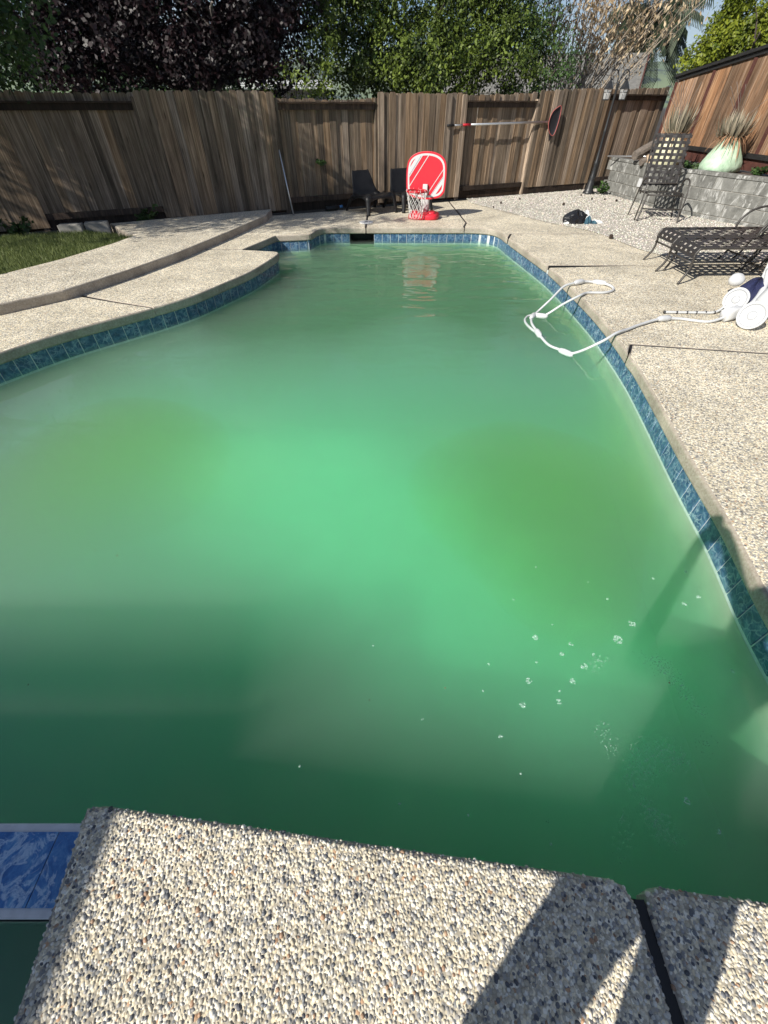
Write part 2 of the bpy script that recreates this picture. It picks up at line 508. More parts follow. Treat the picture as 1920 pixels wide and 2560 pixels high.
def seg(*lists, sub=4):
    pts = [p for L in lists for p in L]
    return [(p.x, p.y) for p in catmull(pts, sub)]
B_right = seg([(1.35, .035)], corner_nr, right_edge, corner_fr, [(1.50, 9.16)])
B_farl = seg([(-.95, 9.16)], far_left)
B_pen = seg(penin, hidden_left[:-2], sub=4)
POOL = near_edge[:-1] + B_right + [(-.34, 9.16)] + B_farl + notch + B_pen + hidden_left[-2:]

def area(lp): return .5 * sum(lp[i][0] * lp[(i + 1) % len(lp)][1] - lp[(i + 1) % len(lp)][0] * lp[i][1] for i in range(len(lp)))
def offset(lp, d):
    """move a closed outline outwards by d"""
    s = 1 if area(lp) > 0 else -1
    n = len(lp); out = []
    for i in range(n):
        a = Vector(lp[i - 1]); b = Vector(lp[i]); c = Vector(lp[(i + 1) % n])
        e1 = (b - a).normalized(); e2 = (c - b).normalized()
        n1 = Vector((e1.y, -e1.x)) * s; n2 = Vector((e2.y, -e2.x)) * s
        m = (n1 + n2)
        if m.length < 1e-6: m = n1
        m.normalize()
        out.append(tuple(b + m * (d / max(m.dot(n1), .5))))
    return out

# ------------------------------------------------------------------ the ground, deck and pool shell
BF = lambda x: 11.65 + .46 * x                     # line of the back fence
hole = offset(POOL, .12)
spa_hole = [(-2.75, -1.9), (-.80, -1.9), (-.84, .05), (-2.75, .05)]
g = fill_mesh('ground', [[(-400, -60), (400, -60), (700, 1600), (-700, 1600)], [(-4.1, -2.0), (2.6, -2.0), (2.6, 9.4), (-4.1, 9.4)]], z=-.03)
tag(link('ground', g, M['soil']), kind='structure')

deck = empty('pool_deck', kind='structure')
T, BV = .10, .022
k = NT('coping_edge'); v = k.co()
ec = k.ramp(k.noise(v, 60, 5, .7), [(.3, (.30, .255, .205)), (.5, (.42, .365, .30)), (.7, (.52, .47, .40))])
ec = k.mix(1.0, ec, k.ramp(k.noise(v, 2.2, 6, .7), [(.32, .62), (.6, 1.05)]), 'MULTIPLY')
M['edge'] = k.fin(ec, .85, k.bump(k.noise(v, 140, 4, .6), .5, .003), spec=.25)
def slab(name, loop, m, z=0.0, thick=T, bev=BV, parent=deck):
    me = fill_mesh(name, [loop], z=z, thick=thick, bev=bev)
    me.materials.append(m); me.materials.append(M['edge'])
    for f in me.polygons: f.material_index = 0 if f.normal.z > .93 else 1
    return link(name, me, None, parent, smooth=False)
def idx(lp, p): return min(range(len(lp)), key=lambda i: (lp[i][0] - p[0]) ** 2 + (lp[i][1] - p[1]) ** 2)
ir1 = idx(B_right, (2.215, 3.66)); ir2 = idx(B_right, (2.30, 6.5)); ir3 = idx(B_right, (2.11, 8.3))
gp_ = .004
SLAB_NL = [(-.955, .285), (-.90, .292), (.655, .116), (.695, .10), (.712, .055), (.712, -3.4), (-.60, -3.4)]
SLAB_NR = [(.738, -3.4), (.738, .04), (.752, .082), (.79, .097), (1.2, .05)] + B_right[:ir1] + [(2.20, 3.64), (2.335, 3.885), (3.49, 3.685), (6.2, 3.50), (6.2, -3.4)]
slab('deck_slab', SLAB_NL, M['deck'])
slab('deck_slab', SLAB_NR, M['deck'])
slab('deck_slab', [(2.21, 3.675), (2.33, 3.905), (3.49, 3.70), (6.2, 3.515), (6.2, 6.45), (3.4, 6.60)] + [B_right[ir2]] + B_right[ir2 - 1:ir1:-1], M['deck'], bev=BV)
slab('deck_slab', [(2.30, 6.612), (3.4, 6.612), (6.2, 6.462), (6.2, 8.0), (5.2, 8.62), (2.245, 8.64), (2.125, 8.30)] + B_right[ir3 - 1:ir2:-1], M['deck'])
far_r = B_right[ir3 + 1:]
slab('deck_slab', [(2.115, 8.33), (2.235, 8.655), (5.2, 8.655), (5.0, 9.6), (4.4, BF(4.4) - .25), (1.55, BF(1.55) - .25), (1.60, 9.62), (1.505, 9.25), (1.503, 9.16)] + far_r[::-1][1:], M['deck'])
slab('deck_slab', [(1.487, 9.16), (1.487, 9.25), (1.582, 9.62), (1.53, BF(1.53) - .25), (-.325, BF(-.325) - .25), (-.325, 9.16)], M['deck'])
slab('deck_slab', [(-.345, 9.16), (-.345, BF(-.345) - .25), (-2.3, BF(-2.3) - .25), (-2.36, 9.8), (-2.95, 7.53), (-2.22, 7.515), (-1.88, 8.50)] + B_farl[::-1][1:], M['deck'])
ip = idx(B_pen, (-2.57, 4.88))
slab('deck_slab', [(-2.22, 7.505), (-2.95, 7.52), (-3.25, 6.1), (-3.64, 5.345), (-3.16, 5.125), (-2.575, 4.90)] + B_pen[:ip][::-1], M['deck'])
slab('deck_slab', B_pen[ip:idx(B_pen, (-3.9, 2.2))] + [(-5.5, 2.2), (-5.3, 3.6), (-4.3, 4.6), (-3.70, 5.33), (-3.17, 5.105), (-2.585, 4.885)], M['deck'])
# raised walk on the left
RAISED = [(-5.1, 3.55), (-4.55, 4.2), (-4.10, 4.66), (-3.66, 5.14), (-3.28, 5.98), (-2.97, 6.85), (-2.62, 8.2), (-2.27, 9.70), (-2.30, BF(-2.3) - .22),
          (-3.6, 9.66), (-4.92, 8.92), (-4.24, 8.10), (-4.06, 8.0), (-4.16, 7.4), (-4.45, 6.48), (-4.80, 5.76), (-5.5, 4.9), (-6.2, 4.3)]
slab('raised_slab', RAISED, M['deck_raised'], z=.105, thick=.2, bev=.02)
# rubber joint of the near deck and a bedding sheet that shows dark in the gaps
MB().box((.725, -1.66, -.058), (.03, 3.46, .09)).build('expansion_joint', M['rubber'], deck)
for jl in ([(2.235, 3.67), (2.333, 3.895), (3.49, 3.692), (6.2, 3.508)], [(2.33, 6.606), (3.4, 6.606), (6.2, 6.456)], [(2.14, 8.32), (2.24, 8.648), (5.0, 8.648)],
           [(1.495, 9.2), (1.495, 9.25), (1.591, 9.62), (1.54, 12.0)], [(-.335, 9.2), (-.335, 11.2)], [(-2.25, 7.511), (-2.9, 7.525)], [(-2.60, 4.893), (-3.165, 5.115), (-3.66, 5.34)]):
    jb = MB()
    for a, b in zip(jl, jl[1:]):
        a, b = Vector(a), Vector(b); d_ = b - a; c_ = (a + b) / 2
        jb.box((c_.x, c_.y, -.045), (d_.length + .012, .017, .08), rz=math.atan2(d_.y, d_.x))
    jb.build('expansion_joint', M['rubber'], deck)
bed = fill_mesh('slab_bedding', [[(-6, -2.2), (6.3, -2.2), (6.3, 8.2), (4.3, 9.6), (4.3, BF(4.3) - .3), (-2.4, BF(-2.4) - .3), (-5, 8.8)], [p for p in offset(POOL, .06)[1:-1]] + [(-2.75, .2), (-2.75, -1.9), (-.80, -1.9), (-.84, .21)]], z=-.06)
link('slab_bedding', bed, M['soil'], deck)

shell = empty('pool_shell', kind='structure')
WALL = offset(POOL, .0295)
SKX = (-.643, -.187)                                   # skimmer mouth in the far wall
wb = MB()
n = len(WALL)
for i in range(n):
    a, b = WALL[i], WALL[(i + 1) % n]
    wb.quad((a[0], a[1], -2.6), (b[0], b[1], -2.6), (b[0], b[1], -.27), (a[0], a[1], -.27))
    if abs(a[1] - b[1]) < .02 and a[1] > 9.1 and a[0] > SKX[1] and b[0] < SKX[0]:
        for u0, u1 in ((a[0], SKX[1]), (SKX[0], b[0])):
            wb.quad((u0, a[1], -.27), (u1, a[1], -.27), (u1, a[1], -.055), (u0, a[1], -.055))
        continue
    if a[1] > 9.1 and b[1] > 9.1 and (min(a[0], b[0]) < SKX[1]) and (max(a[0], b[0]) > SKX[0]):
        lo, hi = min(a[0], b[0]), max(a[0], b[0])
        for u0, u1 in ((lo, min(hi, SKX[0])), (max(lo, SKX[1]), hi)):
            if u1 - u0 > .01: wb.quad((u0, a[1], -.27), (u1, a[1], -.27), (u1, a[1], -.055), (u0, a[1], -.055))
        continue
    top = -.16 if (a[1] < .4 and a[0] < -.94 and b[0] < -.9) else -.055
    wb.quad((a[0], a[1], -.27), (b[0], b[1], -.27), (b[0], b[1], top), (a[0], a[1], top))
link('pool_wall', wb.mesh('pool_wall', fix=False), M['grout'], shell)
fl = fill_mesh('pool_floor', [offset(POOL, .2)], z=0)
for v_ in fl.vertices:
    t_ = min(1, max(0, (v_.co.y - 3.7) / 2.8)); v_.co.z = -1.0 - 1.5 * t_ * t_ * (3 - 2 * t_)
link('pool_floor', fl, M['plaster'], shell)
pb = MB()
PL2 = offset(POOL, .028)
for i in range(n):
    a, b = PL2[i], PL2[(i + 1) % n]
    pb.quad((a[0], a[1], -2.6), (b[0], b[1], -2.6), (b[0], b[1], -.272), (a[0], a[1], -.272))
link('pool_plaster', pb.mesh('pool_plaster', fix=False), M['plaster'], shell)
sk = MB()
x0, x1, y0, y1, z0, z1 = SKX[0], SKX[1], 9.19, 9.55, -.265, -.10
sk.quad((x0, y1, z0), (x1, y1, z0), (x1, y1, z1), (x0, y1, z1)).quad((x0, y0, z0), (x0, y1, z0), (x0, y1, z1), (x0, y0, z1))
sk.quad((x1, y0, z0), (x1, y1, z0), (x1, y1, z1), (x1, y0, z1)).quad((x0, y0, z0), (x1, y0, z0), (x1, y1, z0), (x0, y1, z0))
sk.quad((x0, y0, z1), (x1, y0, z1), (x1, y1, z1), (x0, y1, z1))
link('skimmer_mouth', sk.mesh('skimmer_mouth', fix=False), M['black_plastic'], shell)

# waterline tiles, one by one along the visible walls
def tile_mesh(w=.1435, h=.150, d=.010):
    me = MB().box((0, 0, 0), (w, d, h)).mesh('tile')
    bm = bmesh.new(); bm.from_mesh(me); bmesh.ops.bevel(bm, geom=list(bm.edges), offset=.0025, segments=1, affect='EDGES'); bm.to_mesh(me); bm.free()
    me.materials.append(M['tile']); return me
TM = tile_mesh()
TL = offset(POOL, .029)
def run(lp, lo, hi, step=.1524):
    pts = [Vector(p) for p in lp[lo:hi]]
    d = 0; nxt = step / 2; out = []
    for a, b in zip(pts, pts[1:]):
        L = (b - a).length
        while nxt <= d + L + 1e-9:
            t = (nxt - d) / L; p = a.lerp(b, t); out.append((p, (b - a).normalized())); nxt += step
        d += L
    return out
jstart = idx(TL, (1.68, .5)); jend = idx(TL, (-3.9, 2.4))
corner_i = [idx(TL, (-1.88, 8.52)), idx(TL, (-2.24, 7.50))]
runs = [(jstart, idx(TL, (-1.88, 8.52)) + 1), (corner_i[0], corner_i[1] + 1), (corner_i[1], jend)]
skips = []
for lo, hi in runs:
    for p, tdir in run(TL, lo, hi):
        if p.y > 9.1 and SKX[0] - .02 < p.x < SKX[1] + .02: skips.append(p.x); continue
        o = bpy.data.objects.new('tile', TM); COL.objects.link(o); o.parent = shell
        o.location = (p.x, p.y, -.176); o.rotation_euler = (0, 0, math.atan2(tdir.y, tdir.x))

# water bodies
def water_body(name, lp, z, zb):
    b = MB(); m_ = len(lp)
    top = fill_mesh(name, [lp], z=z)
    bm = bmesh.new(); bm.from_mesh(top)
    ret = bmesh.ops.extrude_face_region(bm, geom=list(bm.faces))
    vs = [e for e in ret['geom'] if isinstance(e, bmesh.types.BMVert)]
    bmesh.ops.translate(bm, verts=vs, vec=(0, 0, zb - z))
    bmesh.ops.recalc_face_normals(bm, faces=bm.faces)
    bm.to_mesh(top); bm.free()
    return tag(link(name, top, M['water']), kind='structure')
water_body('pool_water', offset(POOL, .055), WATER_Z, -2.7)

def m_murk(name, col, dens):
    k = NT(name); k.t.nodes.remove(k.b)
    va = k.n('VolumeAbsorption'); va.inputs['Color'].default_value = (*col, 1); va.inputs['Density'].default_value = dens
    k.l(va.outputs[0], k.out.inputs['Volume']); return k.m
mk = MB(); NC = 13
for i in range(NC):
    x_ = -3 + 6 * i / (NC - 1); w_ = .45 * math.sin(1.9 * x_ + .8) + .2 * math.sin(4.3 * x_)
    mk.v += [(x_, 5.1 + w_, -.225), (x_, 9.7, -.225), (x_, 9.7, -2.65), (x_, 2.7 + .6 * w_, -2.65)]
for i in range(NC - 1):
    o_ = 4 * i
    for q in range(4): mk.f.append((o_ + q, o_ + (q + 1) % 4, o_ + 4 + (q + 1) % 4, o_ + 4 + q))
mk.f += [(0, 1, 2, 3), tuple(4 * (NC - 1) + q for q in (3, 2, 1, 0))]
tag(mk.build('algae_cloud', m_murk('deep_algae', (.44, .70, .42), 1.5)), 'darker green algae murk filling the deep far end of the pool', 'algae', kind='stuff')
for (cx, cy_, cz, rx, ry, rz_, lb) in ((1.15, 2.35, -.60, .85, 1.05, .34, 'olive algae cloud hanging in the water at centre right'), (-2.35, 2.75, -.60, 1.0, 1.1, .34, 'olive algae cloud hanging in the water near the left wall')):
    bm = bmesh.new(); bmesh.ops.create_icosphere(bm, subdivisions=3, radius=1.0)
    for v_ in bm.verts:
        q = 1 + .18 * math.sin(3.1 * v_.co.x + 1.3 * cx) * math.cos(2.7 * v_.co.y + cy_)
        v_.co = Vector((cx + v_.co.x * rx * q, cy_ + v_.co.y * ry * q, cz + v_.co.z * rz_))
    me = bpy.data.meshes.new('algae_cloud'); bm.to_mesh(me); bm.free()
    tag(link('algae_cloud', me, m_murk('olive_algae', (.84, .83, .18), 1.0)), lb, 'algae', kind='stuff')

# spa corner on the near left with its tiled spillway
SPA = [(-2.7, -1.85), (-.86, -1.85), (-.905, .03), (-2.7, .03)]
water_body('spa_water', SPA, WATER_Z - .02, -1.3)
spa = empty('spa_shell', kind='structure')
sw = MB()
SP2 = [(-2.68, -1.83), (-.862, -1.83), (-.90, .028), (-2.68, .028)]
for i in range(4):
    a, b = SP2[i], SP2[(i + 1) % 4]
    sw.quad((a[0], a[1], -1.2), (b[0], b[1], -1.2), (b[0], b[1], -.055 if i != 2 else -.17), (a[0], a[1], -.055 if i != 2 else -.17))
sw.quad((-2.7, -1.85, -1.15), (-.8, -1.85, -1.15), (-.8, .1, -1.15), (-2.7, .1, -1.15))
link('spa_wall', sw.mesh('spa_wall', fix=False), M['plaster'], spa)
M['white_grout'] = m_simple('white_edging', (.62, .63, .64), .7, nscale=20, namt=.15)
MB().box((-1.62, .150, -.32), (1.40, .236, .33)).build('spillway_wall', M['white_grout'], spa, bevel=.006)
stm = MB().box((0, 0, 0), (.244, .186, .008)).mesh('spillway_tile'); stm.materials.append(M['tile_spill'])
for i in range(5):
    o = bpy.data.objects.new('tile', stm); COL.objects.link(o); o.parent = spa
    o.location = (-.972 - .248 * i, .150, -.1535)

# pebbles that stand proud on the slabs right below the camera
def inside(P, lp):
    x, y = P[:, 0], P[:, 1]; c = np.zeros(len(P), bool); n_ = len(lp)
    for i in range(n_):
        x1_, y1_ = lp[i]; x2_, y2_ = lp[(i + 1) % n_]
        cond = ((y1_ > y) != (y2_ > y))
        with np.errstate(divide='ignore', invalid='ignore'):
            xi = (x2_ - x1_) * (y - y1_) / (y2_ - y1_ + 1e-12) + x1_
        c ^= cond & (x < xi)
    return c
def edge_dist(P, lp):
    d = np.full(len(P), 9.); n_ = len(lp)
    for i in range(n_):
        a = np.array(lp[i]); b = np.array(lp[(i + 1) % n_]); ab = b - a
        t = np.clip(((P - a) @ ab) / max(ab @ ab, 1e-12), 0, 1)
        d = np.minimum(d, np.linalg.norm(P - (a + t[:, None] * ab), axis=1))
    return d
def pebbles(name, loop, box, pitch, parent, zoff=0.0):
    xs = np.arange(box[0], box[2], pitch); ys = np.arange(box[1], box[3], pitch * .87)
    gx, gy = np.meshgrid(xs, ys); gx = gx + (np.arange(len(ys)) % 2)[:, None] * pitch * .5
    P = np.stack([gx.ravel(), gy.ravel()], 1) + RS.uniform(-.42, .42, (gx.size, 2)) * pitch
    P = P[inside(P, loop)]
    d = edge_dist(P, loop); keep = d > .002; P = P[keep]; d = d[keep]
    n_ = len(P)
    r = pitch * RS.choice([.42, .52, .62, .78], n_, p=[.25, .38, .27, .10]) * RS.uniform(.9, 1.12, n_)
    asp = RS.uniform(.62, 1.0, n_); ang = RS.uniform(0, math.pi, n_)
    zz = -np.where(d < BV, BV - np.sqrt(np.maximum(BV ** 2 - (BV - d) ** 2, 0)), 0)
    hgt = r * RS.uniform(.42, .75, n_)
    ring = np.arange(7) * 2 * np.pi / 7
    V = []
    for q, (rr, hh) in enumerate(((1.0, -.35), (.80, .55), (.38, .93))):
        a = ring + q * .3
        lx = np.cos(a)[None] * rr * RS.uniform(.86, 1.1, (n_, 7)) * r[:, None]
        ly = np.sin(a)[None] * rr * RS.uniform(.86, 1.1, (n_, 7)) * (r * asp)[:, None]
        X = P[:, :1] + lx * np.cos(ang)[:, None] - ly * np.sin(ang)[:, None]
        Y = P[:, 1:] + lx * np.sin(ang)[:, None] + ly * np.cos(ang)[:, None]
        Z = np.repeat((zz + zoff + hgt * hh - .0012)[:, None], 7, 1)
        V.append(np.stack([X, Y, Z], 2))
    V = np.concatenate(V + [np.stack([P[:, 0], P[:, 1], zz + zoff + hgt - .0012], 1)[:, None]], 1)   # (n,22,3)
    V = V.reshape(-1, 3)
    f = []
    for q in range(2):
        for j in range(7):
            j2 = (j + 1) % 7
            f += [(q * 7 + j, q * 7 + j2, q * 7 + 7 + j2), (q * 7 + j, q * 7 + 7 + j2, q * 7 + 7 + j)]
    for j in range(7): f.append((14 + j, 14 + (j + 1) % 7, 21))
    f = np.array(f)
    F = (f[None] + (np.arange(n_) * 22)[:, None, None]).reshape(-1, 3)
    cols = np.array([c for c, w in PAL]); w = np.array([w for c, w in PAL]); w = w / w.sum()
    C = cols[RS.choice(len(PAL), n_, p=w)] * RS.uniform(.72, 1.06, (n_, 1)) * np.array([[1.0, .99, .99]])
    me = np_mesh(name, V, F, {'tint': np.repeat(np.clip(C, 0, .9), 22, 0)})
    o = link(name, me, M['pebble'], parent, smooth=True)
    return tag(o, kind='stuff')
pebbles('pebble_facing', SLAB_NL, (-1.0, -.32, .74, .31), .0108, deck)
pebbles('pebble_facing', SLAB_NR, (.72, -.32, 1.35, .12), .0108, deck)
#@@PART2
# ------------------------------------------------------------------ lawn, gravel
LAWN = [(-4.09, 7.98), (-4.19, 7.4), (-4.48, 6.47), (-4.83, 5.74), (-5.5, 4.95), (-7.2, 4.2), (-9.5, 4.6), (-9.5, 6.5), (-6.4, 8.0), (-5.1, 8.45), (-4.4, 8.16)]
M['turf'] = m_simple('lawn_soil', (.05, .065, .02), .95, nscale=12, namt=.5)
lawn = tag(link('lawn', fill_mesh('lawn', [LAWN], z=.055), M['turf']), kind='structure')
def scatter_in(loop, n):
    lo = np.min(loop, 0); hi = np.max(loop, 0)
    P = RS.uniform(lo, hi, (n * 3, 2)); P = P[inside(P, loop)]
    return P[:n]
def blades(name, P, z, h, w, mat_, kind='stuff', lean=.5):
    n_ = len(P); hh = h * RS.uniform(.5, 1.3, n_); a = RS.uniform(0, 2 * np.pi, n_); l = RS.uniform(.1, 1, n_) * lean * hh
    b = RS.uniform(0, 2 * np.pi, n_)
    dx, dy = np.cos(a) * w, np.sin(a) * w
    A = np.stack([P[:, 0] - dx, P[:, 1] - dy, np.full(n_, z)], 1); B = np.stack([P[:, 0] + dx, P[:, 1] + dy, np.full(n_, z)], 1)
    Cc = np.stack([P[:, 0] + np.cos(b) * l, P[:, 1] + np.sin(b) * l, z + hh], 1)
    V = np.stack([A, B, Cc], 1).reshape(-1, 3); F = np.arange(n_ * 3).reshape(-1, 3)
    o = link(name, np_mesh(name, V, F, {'tint': np.repeat(RS.uniform(0, 1, n_), 3)}), mat_)
    return o
M['grass'] = m_leaf('grass_blade', (.05, .085, .02), (.26, .30, .11), .3)
vis = [(-4.09, 7.98), (-4.19, 7.4), (-4.48, 6.47), (-4.83, 5.74), (-5.5, 4.95), (-6.3, 6.0), (-6.4, 8.0), (-5.1, 8.45), (-4.4, 8.16)]
gr = blades('lawn_grass', scatter_in(vis, 30000), .055, .055, .0045, M['grass'])
tag(gr, 'short patchy green grass of the lawn left of the raised walk', 'grass', kind='stuff')

k = NT('gravel_bed'); v = k.co()
vo = k.n('TexVoronoi'); k.l(v, vo.inputs['Vector']); vo.inputs['Scale'].default_value = 55
sep = k.n('SeparateColor'); k.l(vo.outputs['Color'], sep.inputs[0])
col = k.ramp(sep.outputs[0], [(0, (.46, .42, .35)), (.3, (.58, .54, .46)), (.7, (.70, .66, .58)), (1, (.52, .48, .41))])
col = k.mix(k.ramp(vo.outputs['Distance'], [(.45, 0.0), (.85, .7)]), col, (.28, .255, .21))
col = k.mix(1.0, col, k.ramp(k.noise(v, 2.2, 6, .7), [(.3, .72), (.6, 1.05)]), 'MULTIPLY')
M['gravel'] = k.fin(col, .85, k.bump(k.ramp(vo.outputs['Distance'], [(0, 1.0), (.8, 0.0)]), 1.0, .012), spec=.3)
GRAV = [(p.x, p.y) for p in catmull([(2.0, 11.9), (2.5, 10.9), (3.1, 9.7), (3.75, 8.7), (4.0, 7.5), (4.35, 7.0), (5.2, 6.75), (7.6, 6.6)], 5)] + \
       [(8.2, 8.4), (7.2, 9.3), (6.3, 10.9), (6.0, 13.4), (6.8, BF(6.8) - .1), (2.0, BF(2.0) - .1)]
tag(link('gravel_bed', fill_mesh('gravel_bed', [GRAV], z=.006), M['gravel']), kind='structure')
def stones(name, P, z, r, mat_, parent=None):
    n_ = len(P); base = []
    bm = bmesh.new(); bmesh.ops.create_icosphere(bm, subdivisions=1, radius=1.0)
    bv = np.array([v_.co[:] for v_ in bm.verts]); bf = np.array([[v_.index for v_ in f_.verts] for f_ in bm.faces]); bm.free()
    s_ = r * RS.uniform(.5, 1.25, n_)
    V = bv[None] * RS.uniform(.75, 1.2, (n_, len(bv), 1)) * s_[:, None, None] * np.stack([RS.uniform(.7, 1.2, n_), RS.uniform(.7, 1.2, n_), RS.uniform(.45, .8, n_)], 1)[:, None]
    V = V + np.concatenate([P, (z + s_ * .1)[:, None] if np.ndim(z) else np.full((n_, 1), z)], 1)[:, None]
    F = (bf[None] + (np.arange(n_) * len(bv))[:, None, None]).reshape(-1, 3)
    g_ = RS.uniform(.42, .70, (n_, 1)) * np.array([[1.0, .94, .83]]) * RS.uniform(.92, 1.08, (n_, 3))
    return link(name, np_mesh(name, V.reshape(-1, 3), F, {'tint': np.repeat(g_, len(bv), 0)}), mat_, parent)
st = stones('gravel_stones', scatter_in(GRAV, 9000), .008, .016, M['pebble'])
tag(st, 'pale loose pea gravel around the chairs and lamp post', 'gravel', kind='stuff')

# ------------------------------------------------------------------ back fence
TH = math.atan(.46); CT, STH = math.cos(TH), math.sin(TH)
fence = empty('wooden_fence', (0, BF(0), 0), TH, 'long weathered grey brown dog eared picket fence behind the pool', 'fence')
def picket_mesh(name, w, h, t=.018):
    ol = [(-w / 2, 0), (w / 2, 0), (w / 2, h - .014), (w / 2 - .030, h), (-w / 2 + .030, h), (-w / 2, h - .014)]
    return MB().prism(ol, -t / 2, t / 2, lambda a, c, d: (a, d, c)).mesh(name)
PK = []
for w in (.128, .136, .140, .132):
    me = picket_mesh('picket', w, 1.0); me.materials.append(M['fence']); PK.append((w, me))
def ftop(x): return 1.80 + .034 * max(0.0, x - 1.8)
u = -10.5 / CT * 1.0
edges = [(-11.5, 'r'), (-8.0, 'p'), (-6.05, 'r'), (-4.17, 'p'), (-2.02, 'r'), (-.15, 'p'), (1.72, 'r'), (3.50, 'p'), (5.35, 'r'), (7.25, 'e')]
rng = random.Random(5)
for (xa, kind), (xb, _) in zip(edges, edges[1:]):
    ua, ub = xa / CT, xb / CT
    front = kind == 'p'
    off = -.052 if front else .040
    u = ua + (0.0 if front else .01)
    while u < ub - .03:
        w, me = PK[rng.randrange(4)]
        o = bpy.data.objects.new('picket', me); COL.objects.link(o); o.parent = fence
        x = (u + w / 2) * CT
        z0 = .05 if front else .17
        if front and xa > 3: z0 = .14
        top = ftop(x) + rng.uniform(-.012, .012) - (.0 if front else .03)
        if kind == 'r' and -2.1 < xa < -1.9: top -= .05 + .02 * math.sin((u - ua) / (ub - ua) * math.pi)
        o.location = (u + w / 2, off + rng.uniform(-.007, .007) + (.012 if int(u * 50) % 2 else 0), z0)
        o.scale = (1, 1, top - z0)
        o.rotation_euler = (rng.uniform(-.004, .004), rng.uniform(-.003, .003), rng.uniform(-.05, .05))
        u += w - rng.uniform(.001, .006)
    L = ub - ua; mid = (ua + ub) / 2
    zt = ftop((xa + xb) / 2) - .20
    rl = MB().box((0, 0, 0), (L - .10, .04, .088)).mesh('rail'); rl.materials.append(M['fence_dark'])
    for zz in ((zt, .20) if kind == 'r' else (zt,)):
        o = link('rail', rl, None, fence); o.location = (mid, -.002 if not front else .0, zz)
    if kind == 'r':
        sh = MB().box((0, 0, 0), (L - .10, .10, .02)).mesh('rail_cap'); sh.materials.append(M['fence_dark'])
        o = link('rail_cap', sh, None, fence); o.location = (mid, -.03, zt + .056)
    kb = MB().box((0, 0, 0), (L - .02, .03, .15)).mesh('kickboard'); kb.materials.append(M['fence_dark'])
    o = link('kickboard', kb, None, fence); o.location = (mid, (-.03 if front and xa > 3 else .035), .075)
    pm = MB().box((0, 0, .86), (.088, .088, 1.72)).mesh('post'); pm.materials.append(M['fence'])
    o = link('post', pm, None, fence); o.location = (ua, .0, 0)

# ------------------------------------------------------------------ right fence, block wall, raised bed
FX = 7.25
rf = empty('wooden_fence', (FX, 0, 0), 0, 'tall reddish plank fence with black cap above the block wall', 'fence')
pl = []
for w in (.19, .235, .27):
    me = MB().box((0, 0, .5), (.02, w, 1.0)).mesh('plank'); me.materials.append(M['fence_new']); pl.append((w, me))
y = 14.75
yb = 5.0
while y > yb:
    w, me = pl[rng.randrange(3)]
    o = bpy.data.objects.new('plank', me); COL.objects.link(o); o.parent = rf
    zb_ = .93; zt_ = 2.16 + .088 * (14.2 - y)
    o.location = (rng.uniform(-.004, .004), y - w / 2, zb_); o.scale = (1, 1, zt_ - zb_)
    y -= w + .002
sl = math.atan(.088)
def ybox(name, yc, L, z, dx, d, m_, slope=0.0):
    me = MB().box((0, 0, 0), (d[0], L, d[1]), rx=-slope).mesh(name); me.materials.append(m_)
    o = link(name, me, None, rf); o.location = (dx, yc, z); return o
ycen = (14.75 + yb) / 2
ybox('cap', ycen, 9.8, 2.185 + .088 * (14.2 - ycen), -.01, (.16, .05), M['black_cap'], sl)
ybox('cap_trim', ycen, 9.8, 2.125 + .088 * (14.2 - ycen), -.035, (.025, .065), M['black_cap'], sl)
ybox('bottom_rail', ycen, 9.75, .905, -.03, (.06, .075), M['black_cap'])
ybox('kickboard', ycen, 9.75, .78, .0, (.03, .19), M['board_brown'])
for yy in (14.72, 13.2, 11.9, 10.6, 9.2):
    b_ = MB().box((0, 0, .5), (.03, .075, 1.0)).mesh('batten'); b_.materials.append(M['board_brown'])
    o = link('batten', b_, None, rf); o.location = (-.026, yy, .93); o.scale = (1, 1, 1.15 + .088 * (14.2 - yy))

k = NT('concrete_block'); v = k.co(rnd=True)
oi = k.n('ObjectInfo')
base = k.ramp(k.noise(v, 7, 6, .65), [(.28, (.10, .10, .092)), (.55, (.185, .185, .172)), (.8, (.27, .27, .25))])
base = k.mix(1.0, base, k.ramp(oi.outputs['Random'], [(0, .8), (1, 1.2)]), 'MULTIPLY')
eff = k.ramp(k.noise(k.co(scale=(3.5, 3.5, 1.2), rnd=True), 2.2, 8, .75, 1.0), [(.53, 0.0), (.66, .85)])
base = k.mix(eff, base, (.60, .60, .58))
M['block'] = k.fin(base, .9, k.bump(k.noise(v, 60, 4), .6, .004), spec=.2)
wall = empty('block_wall', (5.78, 13.45, 0), 0, 'low grey concrete block retaining wall with white stains behind the chairs', 'wall')
WP = [Vector((5.78, 13.45)), Vector((6.08, 10.95)), Vector((6.72, 9.45)), Vector((7.12, 8.3)), Vector((7.3, 7.2))]
bm_ = MB().box((0, 0, 0), (.394, .19, .186)).mesh('block')
b2 = bmesh.new(); b2.from_mesh(bm_); bmesh.ops.bevel(b2, geom=list(b2.edges), offset=.007, segments=1, affect='EDGES'); b2.to_mesh(bm_); b2.free(); bm_.materials.append(M['block'])
cm_ = MB().box((0, 0, 0), (.396, .215, .055)).mesh('cap_block')
b2 = bmesh.new(); b2.from_mesh(cm_); bmesh.ops.bevel(b2, geom=list(b2.edges), offset=.006, segments=1, affect='EDGES'); b2.to_mesh(cm_); b2.free(); cm_.materials.append(M['block'])
cum = [0.0]
for a, b in zip(WP, WP[1:]): cum.append(cum[-1] + (b - a).length)
def along(s_):
    for i in range(len(WP) - 1):
        if s_ <= cum[i + 1] or i == len(WP) - 2:
            d_ = (WP[i + 1] - WP[i]).normalized(); return WP[i] + d_ * (s_ - cum[i]), math.atan2(d_.y, d_.x)
